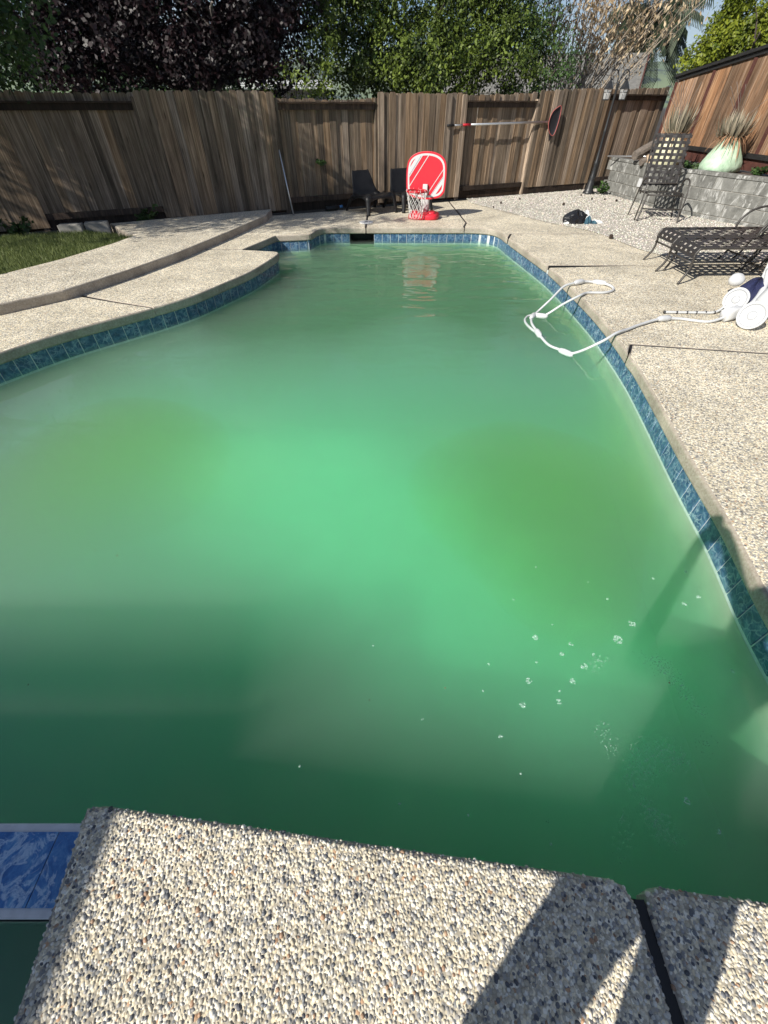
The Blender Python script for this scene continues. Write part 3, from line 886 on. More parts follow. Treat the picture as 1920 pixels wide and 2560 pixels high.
for c in range(4):
    s_ = (.2 if c % 2 == 0 else .0)
    z_ = -.035 + c * .196
    while s_ < cum[-1]:
        p, a_ = along(s_)
        o = bpy.data.objects.new('block', bm_); COL.objects.link(o); o.parent = wall
        o.location = (p.x - 5.78 + rng.uniform(-.003, .003), p.y - 13.45, z_); o.rotation_euler = (0, 0, a_)
        s_ += .401
s_ = .1
while s_ < cum[-1]:
    p, a_ = along(s_)
    o = bpy.data.objects.new('cap_block', cm_); COL.objects.link(o); o.parent = wall
    o.location = (p.x - 5.78, p.y - 13.45, .677); o.rotation_euler = (0, 0, a_); s_ += .401
mort = MB()
for a, b in zip(WP, WP[1:]):
    m2 = (a + b) / 2; d_ = b - a
    mort.box((m2.x - 5.78, m2.y - 13.45, .33), (d_.length, .165, .66), rz=math.atan2(d_.y, d_.x))
mort.build('mortar', M['concrete'], wall)
M['bark'] = m_simple('bark_mulch', (.075, .05, .035), .95, nscale=25, namt=.5, bump=1.0, bscale=30)
bedm = fill_mesh('planter_soil', [[(p.x + .05, p.y) for p in WP] + [(7.25, 7.2), (7.25, 14.9), (5.9, BF(5.9))]], z=.655)
tag(link('planter_soil', bedm, M['bark']), kind='structure')

# ------------------------------------------------------------------ woven lounge chairs
def strip(mb, pts, side, w, t=.003):
    """ribbon along pts, wide along the vectors in side"""
    b = len(mb.v)
    for p, s_ in zip(pts, side):
        p = Vector(p); s_ = Vector(s_)
        mb.v += [tuple(p - s_ * w / 2), tuple(p + s_ * w / 2)]
    for i in range(len(pts) - 1):
        q = b + 2 * i; mb.f.append((q, q + 1, q + 3, q + 2))
    return mb
def weave(root, O, A, B, la, lb, na, nb, wa, wb_, nrm):
    """basket weave: na straps running along B (width wa), nb straps running along A (width wb_)"""
    O, A, B, N_ = Vector(O), Vector(A).normalized(), Vector(B).normalized(), Vector(nrm).normalized()
    for i in range(na):
        u_ = la * (i + .5) / na; m_ = MB(); pts = []; sd = []
        for j in range(nb * 2 + 1):
            v_ = lb * j / (nb * 2)
            zz = .006 * (1 if ((j // 2 + i) % 2 == 0) else -1) * (1 if j % 2 else 0)
            pts.append(O + A * u_ + B * v_ + N_ * zz); sd.append(A)
        strip(m_, pts, sd, wa); m_.build('strap', M['strap'], root)
    for j in range(nb):
        v_ = lb * (j + .5) / nb; m_ = MB(); pts = []; sd = []
        for i in range(na * 2 + 1):
            u_ = la * i / (na * 2)
            zz = -.006 * (1 if ((j + i // 2) % 2 == 0) else -1) * (1 if i % 2 else 0)
            pts.append(O + A * u_ + B * v_ + N_ * zz); sd.append(B)
        strip(m_, pts, sd, wb_); m_.build('strap', M['strap'], root)

def chaise(loc, rz, label):
    r_ = empty('chaise_longue', loc, rz, label, 'lounge chair', 'woven chaise longues beside the pool')
    W_ = .53; Lg = 1.95; H = .385
    for yy in (0, W_):
        rail = [(.0 + .02, yy, H - .07), (.045, yy, H - .02), (.11, yy, H), (.6, yy, H), (1.2, yy, H), (Lg, yy, H)]
        MB().tube(catmull(rail, 4), .014, 8).build('side_rail', M['bronze'], r_, True)
        leg = [(.02, yy, H - .07), (.035, yy, H - .16), (.02, yy, .12), (-.05, yy + (-.02 if yy == 0 else .02), .0)]
        MB().tube(catmull(leg, 5), .014, 8).build('leg', M['bronze'], r_, True)
        leg2 = [(1.25, yy, H), (1.18, yy, H - .14), (1.12, yy, .10), (1.04, yy, .0)]
        MB().tube(catmull(leg2, 5), .014, 8).build('leg', M['bronze'], r_, True)
        leg3 = [(1.45, yy, H), (1.40, yy, H - .14), (1.34, yy, .10), (1.25, yy, .0)]
        MB().tube(catmull(leg3, 5), .013, 8).build('leg', M['bronze'], r_, True)
        arm = [(1.08, yy, H), (1.10, yy, H + .10), (1.2, yy, H + .20), (1.36, yy, H + .245), (1.6, yy, H + .25), (1.66, yy, H + .2), (1.68, yy, H)]
        MB().tube(catmull(arm, 5), .014, 8).build('arm', M['bronze'], r_, True)
    MB().tube([(.02, 0, H - .15), (.02, W_, H - .15)], .011, 8).build('cross_bar', M['bronze'], r_, True)
    MB().tube([(Lg, 0, H), (Lg, W_, H)], .012, 8).build('cross_bar', M['bronze'], r_, True)
    MB().tube([(1.12, 0, .12), (1.12, W_, .12)], .011, 8).build('cross_bar', M['bronze'], r_, True)
    # rolled foot end, then the flat bed
    m_ = MB()
    weave(r_, (.10, -.008, H + .012), (1, 0, 0), (0, 1, 0), Lg - .12, W_ + .016, 15, 5, .064, .076, (0, 0, 1))
    for j in range(5):
        yy = (W_ + .016) * (j + .5) / 5 - .008
        pts = [(.125, yy, H + .013), (.07, yy, H + .004), (.025, yy, H - .04), (.012, yy, H - .10)]
        strip(MB(), pts, [(0, 1, 0)] * 4, .076).build('strap', M['strap'], r_)
    for x_, z_ in ((.075, H + .006), (.028, H - .035), (.014, H - .085)):
        strip(MB(), [(x_, -.006, z_), (x_, W_ + .006, z_)], [(.6, 0, .8)] * 2, .032).build('strap', M['strap'], r_)
    return r_
chaise((3.74, 5.75, 0), R(1), 'nearer of the two brown woven chaise longues beside the pool deck')
chaise((3.86, 6.36, 0), R(2), 'farther of the two brown woven chaise longues beside the pool deck')

def upright_chair(loc, rz):
    r_ = empty('patio_chair', loc, rz, 'upright high back woven strap chair in front of the block wall', 'patio chair')
    W_ = .62; H = .42
    for sx in (0, W_):
        o_ = -.05 if sx == 0 else .05
        MB().tube(catmull([(sx + o_, -.02, 0), (sx + o_ * .4, .06, .22), (sx, .10, H - .04), (sx, .16, H), (sx, .75, H - .03)], 5), .015, 8).build('leg', M['bronze'], r_, True)
        MB().tube(catmull([(sx + o_ * 2.0, .62, 0), (sx + o_ * 1.2, .66, .3), (sx + o_ * .9, .52, .58), (sx + o_ * .9, .30, .63), (sx + o_ * 1.1, .16, .56), (sx + o_ * 1.3, .08, .30), (sx + o_ * 1.5, .10, .0)], 5), .016, 8, flat=.8).build('arm', M['bronze'], r_, True)
        MB().tube([(sx, .66, H - .06), (sx, .74, H + .06), (sx, 1.05, 1.22)], .015, 8).build('back_post', M['bronze'], r_, True)
    MB().tube([(0, 1.05, 1.22), (W_, 1.05, 1.22)], .014, 8).build('top_bar', M['bronze'], r_, True)
    MB().tube([(-.03, .05, .20), (W_ + .03, .05, .20)], .012, 8).build('cross_bar', M['bronze'], r_, True)
    MB().tube([(-.0, .13, H - .02), (W_, .13, H - .02)], .013, 8).build('cross_bar', M['bronze'], r_, True)
    MB().tube([(-.0, .72, H + .10), (W_, .72, H + .10)], .012, 8).build('cross_bar', M['bronze'], r_, True)
    weave(r_, (-.008, .13, H + .014), (1, 0, 0), (0, 1, -.05), W_ + .016, .56, 6, 6, .056, .055, (0, 0, 1))
    bd = Vector((0, .31, 1.16 - .0)).normalized()
    weave(r_, (-.008, .735, H + .05), (1, 0, 0), bd, W_ + .016, .80, 6, 9, .050, .045, (0, -bd.z, bd.y))
    return r_
upright_chair((4.97, 9.72, 0), R(-13))

# black moulded lounge chairs by the fence
def loft_grid(fn, nu, nv, thick=.012):
    mb = MB(); top = []; 
    for i in range(nu + 1):
        for j in range(nv + 1):
            mb.v.append(tuple(fn(i / nu, j / nv)))
    for i in range(nu):
        for j in range(nv):
            a = i * (nv + 1) + j; mb.f.append((a, a + 1, a + nv + 2, a + nv + 1))
    return mb
def solidify(mb, name, m_, parent, t):
    o = link(name, mb.mesh(name), m_, parent, smooth=True)
    md = o.modifiers.new('solid', 'SOLIDIFY'); md.thickness = t; md.offset = 0
    return o
def shell_chair(loc, rz, label):
    r_ = empty('plastic_chair', loc, rz, label, 'plastic chair', 'black moulded chairs at the fence')
    r_.scale = (1.08, 1.08, .86)
    prof = catmull([(.0, .0, .355), (0, .08, .365), (0, .25, .345), (0, .42, .31), (0, .52, .33), (0, .58, .42), (0, .66, .62), (0, .71, .76)], 4)
    def fn(a, b):
        q = a * (len(prof) - 1); i = min(int(q), len(prof) - 2); p = prof[i].lerp(prof[i + 1], q - i)
        w = .31 - .03 * a - .10 * max(0, a - .62) / .38
        s_ = (b - .5) * 2
        dish = .035 * (1 - s_ * s_)
        return Vector((s_ * w, p.y + (dish * .6 if a > .6 else 0), p.z - (dish if a < .65 else 0) + (.012 if abs(s_) > .9 else 0)))
    solidify(loft_grid(fn, 26, 14), 'seat_shell', M['black_plastic'], r_, .014)
    # apron that runs down from the seat rim into the legs
    for sx in (-1, 1):
        leg = catmull([(sx * .24, .10, .345), (sx * .285, .03, .33), (sx * .305, .005, .24), (sx * .315, -.02, .12), (sx * .33, -.04, 0)], 4)
        MB().tube(leg, [.075, .072, .068, .064, .060, .057, .054, .051, .049, .047, .045, .043, .041, .039, .037, .036, .035], 10, flat=.7).build('leg', M['black_plastic'], r_, True)
        leg = catmull([(sx * .25, .50, .33), (sx * .29, .58, .27), (sx * .32, .66, .14), (sx * .34, .72, 0)], 4)
        MB().tube(leg, [.065, .062, .058, .054, .05, .047, .044, .042, .04, .038, .036, .034, .032], 10, flat=.7).build('leg', M['black_plastic'], r_, True)
        def side(a, b, sx=sx):
            y_ = .02 + .52 * a
            sag = .075 * (1 - (2 * a - 1) ** 2)
            return Vector((sx * (.295 + .012 * b), y_, .355 - .02 * a - b * (.115 - sag)))
        solidify(loft_grid(side, 12, 3), 'side_apron', M['black_plastic'], r_, .012)
    def front(a, b):
        sag = .07 * (1 - (2 * a - 1) ** 2)
        return Vector((-.295 + .59 * a, .005 - .012 * b, .355 - b * (.12 - sag)))
    solidify(loft_grid(front, 12, 3), 'front_apron', M['black_plastic'], r_, .012)
    return r_
shell_chair((-.05, 10.50, 0), R(36), 'black moulded plastic lounge chair standing clear left of the toy hoop')
shell_chair((.70, 10.82, 0), R(30), 'black moulded plastic lounge chair half hidden behind the toy hoop')

# ------------------------------------------------------------------ toy basketball hoop
hoop = empty('toy_basketball_hoop', (.80, 10.08, 0), R(-14), 'red and white toddler basketball hoop at the far pool end', 'toy hoop')
def sq(w, d, z, n_=28, p_=4, cx=0, cy=0):
    out = []
    for i in range(n_):
        a = 2 * math.pi * i / n_
        c_, s_ = math.cos(a), math.sin(a)
        out.append((cx + w * abs(c_) ** (2 / p_) * (1 if c_ >= 0 else -1), cy + d * abs(s_) ** (2 / p_) * (1 if s_ >= 0 else -1), z))
    return out
def stack(loops):
    mb = MB(); n_ = len(loops[0])
    for l_ in loops: mb.v += l_
    for i in range(len(loops) - 1):
        for j in range(n_):
            j2 = (j + 1) % n_; mb.f.append((i * n_ + j, i * n_ + j2, (i + 1) * n_ + j2, (i + 1) * n_ + j))
    mb.f.append(tuple(reversed(range(n_)))); mb.f.append(tuple((len(loops) - 1) * n_ + j for j in range(n_)))
    return mb
stack([sq(.29, .22, 0), sq(.30, .225, .02), sq(.295, .22, .07), sq(.26, .19, .095), sq(.20, .14, .10)]).build('base', M['red'], hoop, True)
for sx in (-1, 1):
    stack([sq(.085, .12, .085, cx=sx * .16, cy=-.06, p_=2.6), sq(.08, .115, .115, cx=sx * .16, cy=-.06, p_=2.6), sq(.05, .08, .13, cx=sx * .16, cy=-.06, p_=2.6)]).build('base_lobe', M['red'], hoop, True)
rb = MB()
for i in range(4):
    rb.box((0, -.20 + i * .028, .088 + .002 * i), (.11, .012, .016))
rb.build('base_rib', M['red'], hoop, bevel=.003)
stack([sq(.085, .05, .06, cy=.05, p_=3), sq(.08, .048, .3, cy=.05, p_=3), sq(.075, .045, .62, cy=.05, p_=3)]).build('pole', M['white'], hoop, True)
# backboard: rounded shield with a white printed frame and diagonal stripes
def shield(sx, sz, n_=14):
    pts = [(-.375, .10), (-.385, .30), (-.375, .44), (-.345, .53), (-.27, .60), (-.15, .645), (0, .66), (.15, .645), (.27, .60), (.345, .53), (.375, .44), (.385, .30), (.375, .10), (.355, .05), (.29, -.01), (.15, -.045), (0, -.055), (-.15, -.045), (-.29, -.01), (-.355, .05)]
    cz = .31
    return [((p.x) * sx, (p.y - cz) * sz + cz) for p in catmull(pts, 3, closed=True)]
BZ = .355
bd = MB(); ol = shield(1, 1)
bd.prism(ol, 0, .03, lambda a, c, d: (a, d, c + BZ)); board = bd.build('backboard', M['red'], hoop, bevel=.006)
fr = MB(); oo, oi_ = shield(.92, .915), shield(.84, .83)
n_ = len(oo)
for i in range(n_):
    j = (i + 1) % n_
    fr.quad((oo[i][0], -.0025, oo[i][1] + BZ), (oo[j][0], -.0025, oo[j][1] + BZ), (oi_[j][0], -.0025, oi_[j][1] + BZ), (oi_[i][0], -.0025, oi_[i][1] + BZ))
link('printed_frame', fr.mesh('printed_frame'), M['white'], board)
def clip_poly(poly, a, b, c):
    out = []
    for i in range(len(poly)):
        p, q = poly[i], poly[(i + 1) % len(poly)]
        dp, dq = a * p[0] + b * p[1] - c, a * q[0] + b * q[1] - c
        if dp <= 0: out.append(p)
        if dp * dq < 0:
            t = dp / (dp - dq); out.append((p[0] + (q[0] - p[0]) * t, p[1] + (q[1] - p[1]) * t))
    return out
inner = shield(.85, .84)
M['stripe_grey'] = m_simple('grey_print', (.32, .30, .36), .5)
nx, nz = math.cos(R(-34)), math.sin(R(-34))            # stripes lean to the upper right
nx, nz = .80, -.60
for c0, c1, mm in ((-.322, -.263, 'white'), (-.261, -.256, 'stripe_grey'), (-.254, -.238, 'white'), (-.159, -.146, 'white'),
                   (.194, .205, 'white'), (.262, .268, 'white'), (.269, .274, 'stripe_grey'), (.276, .33, 'white')):
    cc = -.6 * .31
    pg = clip_poly(clip_poly(inner, nx, nz, c1 + cc), -nx, -nz, -(c0 + cc))
    if len(pg) >= 3:
        sm = MB(); sm.v = [(p[0], -.0035, p[1] + BZ) for p in pg]; sm.f = [tuple(range(len(pg)))]
        link('printed_stripe', sm.mesh('printed_stripe'), M[mm], board)
br = MB().box((-.0, -.03, BZ + .10), (.09, .05, .17)); br.build('rim_bracket', M['white'], hoop, bevel=.008)
RC = Vector((-.12, -.25, BZ + .10)); RR = .19
MB().tube([RC + Vector((RR * math.cos(a * math.pi / 14), RR * math.sin(a * math.pi / 14), 0)) for a in range(28)], .016, 8, closed=True).build('rim', M['red_dark'], hoop, True)
nb_ = MB()
def netp(a, t_): 
    rr = RR * (1 - .50 * t_ + .12 * t_ * t_); return RC + Vector((rr * math.cos(a), rr * math.sin(a), -.02 - .40 * t_))
for kx in range(12):
    for sgn in (1, -1):
        nb_.tube([netp(2 * math.pi * kx / 12 + sgn * t_ * 1.5, t_) for t_ in [q / 8 for q in range(9)]], .0042, 4, cap=False)
for kx in range(12):
    a = 2 * math.pi * kx / 12
    nb_.tube([RC + Vector((RR * 1.0 * math.cos(a), RR * math.sin(a), .028)), RC + Vector(((RR + .018) * math.cos(a), (RR + .018) * math.sin(a), 0)), netp(a, 0)], .004, 4, cap=False)
nb_.build('net', M['net'], hoop, True)

# ------------------------------------------------------------------ lamp post
lamp = empty('lamp_post', (5.22, 13.28, 0), 0, 'black twin lantern lamp post beside the back fence', 'lamp post')
MB().lathe([(.135, 0), (.14, .03), (.115, .06), (.095, .12), (.075, .25), (.062, .30), (.066, .33), (.05, .37), (.045, .55), (.052, .58), (.052, .62), (.036, .66), (.030, 1.15), (.036, 1.17), (.036, 1.2), (.028, 1.23), (.024, 1.95), (.03, 1.97), (.018, 2.0)], 18).build('post', M['black_metal'], lamp, True)
for sx in (-1, 1):
    arm = catmull([(0, 0, 1.72), (sx * .02, 0, 1.95), (sx * .03, 0, 2.08), (sx * .085, 0, 2.17), (sx * .155, 0, 2.17), (sx * .20, 0, 2.11), (sx * .19, 0, 2.045), (sx * .15, 0, 2.03), (sx * .13, 0, 2.065), (sx * .145, 0, 2.09)], 5)
    MB().tube(arm, .0115, 8).build('scroll_arm', M['black_metal'], lamp, True)
    cx = sx * .18
    lan = MB().lathe([(.010, 2.06), (.02, 2.04), (.016, 2.02), (.045, 1.99), (.06, 1.965), (.098, 1.905), (.108, 1.895), (.108, 1.885)], 6, (cx, 0, 0)).build('lantern_roof', M['black_metal'], lamp)
    fr_ = MB()
    for j in range(6):
        a = 2 * math.pi * j / 6
        fr_.tube([(cx + .093 * math.cos(a), .093 * math.sin(a), 1.89), (cx + .068 * math.cos(a), .068 * math.sin(a), 1.71)], .005, 5)
    fr_.lathe([(.068, 1.70), (.075, 1.705), (.072, 1.72), (.02, 1.72)], 6, (cx, 0, 0))
    fr_.tube([(cx + .086 * math.cos(a * math.pi / 3), .086 * math.sin(a * math.pi / 3), 1.83) for a in range(6)], .004, 5, closed=True)
    lf = fr_.build('lantern_frame', M['black_metal'], lamp)
    if 'glass' not in M:
        k = NT('lantern_glass'); gb = k.b; gb.inputs['Base Color'].default_value = (.9, .92, .93, 1); gb.inputs['Roughness'].default_value = .18
        trn = k.n('BsdfTransparent'); mx = k.n('MixShader'); mx.inputs[0].default_value = .72
        k.l(gb.outputs[0], mx.inputs[1]); k.l(trn.outputs[0], mx.inputs[2]); k.l(mx.outputs[0], k.out.inputs['Surface'])
        M['glass'] = k.m
    for j in range(6):
        a0, a1 = 2 * math.pi * j / 6, 2 * math.pi * (j + 1) / 6
        MB().quad((cx + .090 * math.cos(a0), .090 * math.sin(a0), 1.885), (cx + .090 * math.cos(a1), .090 * math.sin(a1), 1.885), (cx + .066 * math.cos(a1), .066 * math.sin(a1), 1.722), (cx + .066 * math.cos(a0), .066 * math.sin(a0), 1.722)).build('pane', M['glass'], lf)
    MB().lathe([(.012, 1.73), (.014, 1.78), (.026, 1.80), (.034, 1.825), (.030, 1.85), (.012, 1.865)], 12, (cx, 0, 0)).build('bulb', M['white'], lamp, True)
cb = MB().tube([(p.x, p.y, p.z) for p in catmull([(.10, -.05, .06), (.16, -.10, .03), (.22, -.16, .012), (.36, -.22, .012), (.55, -.18, .012), (.68, -.30, .012)], 5)], .008, 6)
cb.build('power_cable', M['black_plastic'], lamp, True)

# ------------------------------------------------------------------ things on and against the fence
def P_(x, dy=0.0, z=0.0): return Vector((x, BF(x) + dy, z))
net = empty('leaf_skimmer', tuple(P_(1.36, -.10, 1.31)), 0, 'pool leaf skimmer with red rim and silver pole hung on fence', 'pool net')
o0 = P_(1.36, -.10, 1.31)
def rel(p): return tuple(Vector(p) - o0)
MB().tube([rel(P_(1.36, -.10, 1.31)), rel(P_(1.52, -.10, 1.311))], .020, 8).build('grip', M['black_plastic'], net, True)
MB().tube([rel(P_(1.52, -.10, 1.311)), rel(P_(1.72, -.10, 1.314))], .015, 8).build('pole', M['alu'], net, True)
MB().tube([rel(P_(1.72, -.10, 1.314)), rel(P_(1.90, -.10, 1.317))], .021, 8).build('pole_clamp', M['red_dark'], net, True)
MB().tube([rel(P_(1.90, -.10, 1.317)), rel(P_(3.82, -.10, 1.345))], .020, 8).build('outer_pole', M['alu'], net, True)
rim = catmull([P_(3.86, -.11, 1.36), P_(3.90, -.12, 1.50), P_(3.99, -.13, 1.575), P_(4.10, -.14, 1.60), P_(4.115, -.14, 1.36), P_(4.06, -.14, 1.12), P_(3.96, -.13, 1.13), P_(3.88, -.12, 1.24)], 4, closed=True)
M['red_faded'] = m_simple('faded_red_plastic', (.36, .10, .09), .6)
MB().tube([rel(p) for p in rim], .0085, 8, closed=True).build('net_rim', M['red_faded'], net, True)
nm = MB(); c_ = P_(3.97, .0, 1.30); ring = [Vector(rel(p)) for p in rim]
cc_ = Vector(rel(P_(3.97, -.10, .99)))
loops_ = [ring, [p.lerp(Vector(rel(P_(3.99, -.11, 1.30))), .18) + Vector((0, .012, -.02)) for p in ring], [p.lerp(Vector(rel(P_(3.98, -.10, 1.10))), .5) + Vector((0, .016, -.05)) for p in ring]]
for l_ in loops_: nm.v += [tuple(p) for p in l_]
nr = len(ring)
for i in range(2):
    for j in range(nr):
        j2 = (j + 1) % nr; nm.f.append((i * nr + j, i * nr + j2, (i + 1) * nr + j2, (i + 1) * nr + j))
nm.v.append(tuple(cc_)); 
for j in range(nr): nm.f.append((2 * nr + j, 2 * nr + (j + 1) % nr, 3 * nr))
M['mesh_black'] = m_simple('black_net_fabric', (.012, .012, .016), .8)
link('net_bag', nm.mesh('net_bag'), M['mesh_black'], net, smooth=True)

pole = MB().tube([(0, 0, 0), (-.10, .17, .55), (-.20, .33, 1.13)], .014, 8)
tag(pole.build('cleaning_pole', M['alu'], None, True, loc=(-1.86, 10.36, .004)), 'silver pole leaning against the fence left of the chairs', 'pole')
rod = MB().tube([(0, 0, 0), (1.25, -.95, .05)], .016, 8)
tag(rod.build('metal_rod', M['alu'], None, True, loc=(5.46, 13.30, .735)), 'silver rod lying along the top of the block wall', 'rod')
ob = empty('outlet_box', (5.955, 12.0, .36), R(-84), 'white weatherproof outlet box on the block wall', 'outlet box')
MB().box((0, .12 - .24, 0), (.10, .06, .15)).build('cover', M['white'], ob, bevel=.01)
MB().tube([(0, -.12, -.075), (0, -.12, -.36)], .012, 6).build('conduit', M['concrete'], ob, True)
lid = empty('skimmer_lid', (-.34, 9.62, 0), 0, 'round white skimmer lid set in the far deck', 'lid')
MB().lathe([(.135, 0), (.135, .010), (.128, .014), (.02, .016)], 28).build('cover', M['white'], lid, False)
MB().lathe([(.03, .016), (.03, .019), (.02, .019)], 12).build('finger_hole', M['grey_strip'], lid)
bt = empty('bottle', (-.98, 10.95, .05), R(35), 'small black bottle with blue cap lying at the fence foot', 'bottle')
MB().tube([(-.30, 0, 0), (-.05, 0, 0), (0, 0, 0.005), (.03, 0, .008)], [.045, .045, .03, .02], 10).build('body', M['black_plastic'], bt, True)
MB().tube([(.03, 0, .008), (.10, 0, .014)], .024, 10).build('cap', M['blue_plastic'], bt, True)
for i, (x_, y_, a_) in enumerate(((-5.32, 8.42, .25), (-4.98, 8.62, .35))):
    nm_ = ('grey concrete edging block at the lawn end, ' + ('left' if i == 0 else 'right') + ' one of two')
    tag(MB().box((0, 0, .09), (.36, .18, .18)).build('edging_block', M['concrete'], None, bevel=.012, loc=(x_, y_, .0), rot=(0, 0, a_)), nm_, 'block', 'edging blocks by the lawn')
bag = empty('trash_bundle', (3.66, 9.55, .006), R(-6), 'crumpled black bag and white cloth lying on the gravel', 'bag')
def crumple(w, d, h, seed, nu=22, nv=12):
    rr = random.Random(seed); ph = [rr.uniform(0, 6.28) for _ in range(8)]
    def fn(a, b):
        th = 2 * math.pi * a; ph_ = b * math.pi / 2
        q = 1 + .16 * math.sin(3 * th + ph[0]) + .12 * math.sin(5 * th + 4 * b + ph[1]) + .10 * math.sin(9 * th + 7 * b + ph[2]) + .06 * math.sin(15 * th + ph[3])
        return Vector((w * q * math.cos(th) * math.cos(ph_), d * q * math.sin(th) * math.cos(ph_), h * (math.sin(ph_)) * (1 + .25 * math.sin(4 * th + ph[4]) + .12 * math.sin(11 * th + ph[5]))))
    return loft_grid(fn, nu, nv)
M['bag_black'] = m_simple('black_film', (.012, .012, .014), .22, bump=.6, bscale=30)
M['cloth_teal'] = m_simple('teal_cloth', (.03, .09, .13), .8)
crumple(.22, .12, .17, 1).build('black_bag', M['bag_black'], bag, False)
for nm_, mt_, sd_, sz_, lc_ in (('white_cloth', 'white_dirty', 2, (.12, .08, .15), (.17, .05, 0)), ('teal_cloth', 'cloth_teal', 3, (.06, .05, .10), (.21, -.06, 0)), ('white_scrap', 'white_dirty', 4, (.13, .04, .05), (.36, .0, 0)), ('teal_scrap', 'cloth_teal', 5, (.07, .035, .04), (.33, -.03, 0)), ('paper_scrap', 'white_dirty', 6, (.06, .025, .025), (-.16, -.08, 0))):
    o = crumple(*sz_, sd_).build(nm_, M[mt_], bag, False); o.location = lc_
M['cone'] = m_simple('pine_cone', (.055, .038, .028), .9, nscale=40, namt=.5)
for i, (x_, y_, r_) in enumerate(((3.82, 8.25, .036), (4.02, 11.49, .032), (4.97, 12.32, .022), (5.25, 12.21, .022), (5.46, 12.03, .026), (2.69, 11.75, .022), (3.24, 12.30, .02), (4.9, 12.9, .02), (2.4, 11.2, .016))):
    words = ['by the chaise longues', 'left of the woven chair', 'third from the lamp post', 'between two others near the wall', 'closest to the block wall', 'closest to the toy hoop', 'under the hung leaf skimmer', 'closest to the lamp post', 'smallest one on the far deck'][i]
    c_ = MB()
    for q in range(26):
        a = q * 2.4; zz = q / 26
        rr = r_ * math.sin(math.pi * (.12 + .86 * zz))
        c_.box((rr * math.cos(a) * .8, rr * math.sin(a) * .8, r_ * 1.5 * zz + .008), (r_ * .55, r_ * .5, r_ * .18), rz=a, ry=-.6)
    c_.lathe([(r_ * .5, 0), (r_ * .7, r_ * .5), (r_ * .5, r_ * 1.1), (.004, r_ * 1.4)], 8)
    tag(c_.build('pine_cone', M['cone'], None, loc=(x_, y_, .008), rot=(.5, .3, i)), 'dark dry cone on the pale ground ' + words, 'cone', 'cones scattered on the gravel')

# ------------------------------------------------------------------ pool cleaner and its hose
clean = empty('pool_cleaner', (3.95, 4.62, 0), 0, 'white wheeled pressure pool cleaner lying on the right deck', 'pool cleaner')
def W3(x, y, z): return (x - 3.95, y - 4.62, z)
def wheel(c, axis, rad, name='wheel'):
    prof = [(rad * .2, -.012), (rad * .85, -.016), (rad * .97, -.024), (rad, -.012), (rad, .012), (rad * .97, .024), (rad * .85, .016), (rad * .80, .010), (rad * .25, .012), (rad * .18, .026), (.004, .026)]
    me = MB().lathe(prof, 28)
    o = me.build(name, M['white'], clean, True)
    o.location = c; o.rotation_euler = Vector(axis).to_track_quat('Z', 'Y').to_euler()
    for rr_, z_, w_, nm_ in ((.80, .0165, .0022, 'groove_shade'), (.30, .0165, .002, 'groove_shade')):
        MB().tube([(rad * rr_ * math.cos(q * math.pi / 16), rad * rr_ * math.sin(q * math.pi / 16), z_ - .004) for q in range(32)], w_ * 1.6, 6, closed=True).build(nm_, M['white_shadow'], o, True)
    return o
wheel(W3(3.64, 4.28, .125), (-.75, -.60, .28), .125)
wheel(W3(3.74, 4.72, .135), (-.75, -.60, .28), .115)
wheel(W3(4.28, 5.20, .12), (-.5, -.7, .55), .10)
bdy = stack([sq(.02, .02, -.19, cx=0), sq(.10, .085, -.17), sq(.13, .10, -.05), sq(.12, .10, .08), sq(.085, .08, .17), sq(.03, .03, .2)]).build('body', M['white'], clean, True)
bdy.location = W3(3.98, 4.55, .17); bdy.rotation_euler = (R(70), R(15), R(-50))
nb2 = stack([sq(.055, .045, -.10), sq(.06, .05, -.02), sq(.055, .05, .06), sq(.03, .03, .11)]).build('inlet_block', M['white'], clean, True)
nb2.location = W3(3.60, 4.50, .075); nb2.rotation_euler = (0, R(78), R(14))
MB().tube(catmull([W3(3.66, 4.52, .09), W3(3.82, 4.58, .13), W3(3.98, 4.74, .23), W3(4.10, 4.95, .36)], 5), [.035, .034, .033, .033, .032, .032, .031, .03, .03, .03, .03, .03, .03, .03, .03, .03], 10).build('feed_mast', M['white'], clean, True)
MB().tube(catmull([W3(4.02, 4.84, .16), W3(4.14, 5.02, .30), W3(4.28, 5.22, .46), W3(4.45, 5.45, .66)], 4), .024, 10).build('sweep_pipe', M['white_dirty'], clean, True)
MB().tube([W3(3.66, 4.30, .12), W3(3.95, 4.5, .16), W3(4.2, 4.75, .17)], .022, 8).build('axle', M['white_dirty'], clean, True)
MB().tube([W3(3.95, 4.24, .02), W3(3.99, 4.36, .22), W3(4.10, 4.52, .42)], [.075, .06, .05], 12, flat=.5).build('side_skirt', M['white'], clean, True)
nv = crumple(.19, .14, .22, 9, 24, 12).build('debris_bag', M['navy'], clean, True); nv.location = W3(3.93, 4.80, .04)
ft = stack([sq(.06, .05, -.05, p_=2), sq(.082, .07, -.02, p_=2), sq(.082, .07, .02, p_=2), sq(.05, .045, .05, p_=2)]).build('float', M['white'], clean, True)
ft.location = W3(4.08, 5.30, .17); ft.rotation_euler = (R(40), 0, 0)
tailp = catmull([W3(3.02, 4.70, .016), W3(3.2, 4.69, .016), W3(3.42, 4.685, .016), W3(3.56, 4.69, .018), W3(3.68, 4.76, .05), W3(3.86, 4.92, .14), W3(4.0, 5.03, .20), W3(4.10, 5.02, .24)], 5)
tail = MB().tube(tailp, .0125, 8).build('tail_hose', M['white'], clean, True)
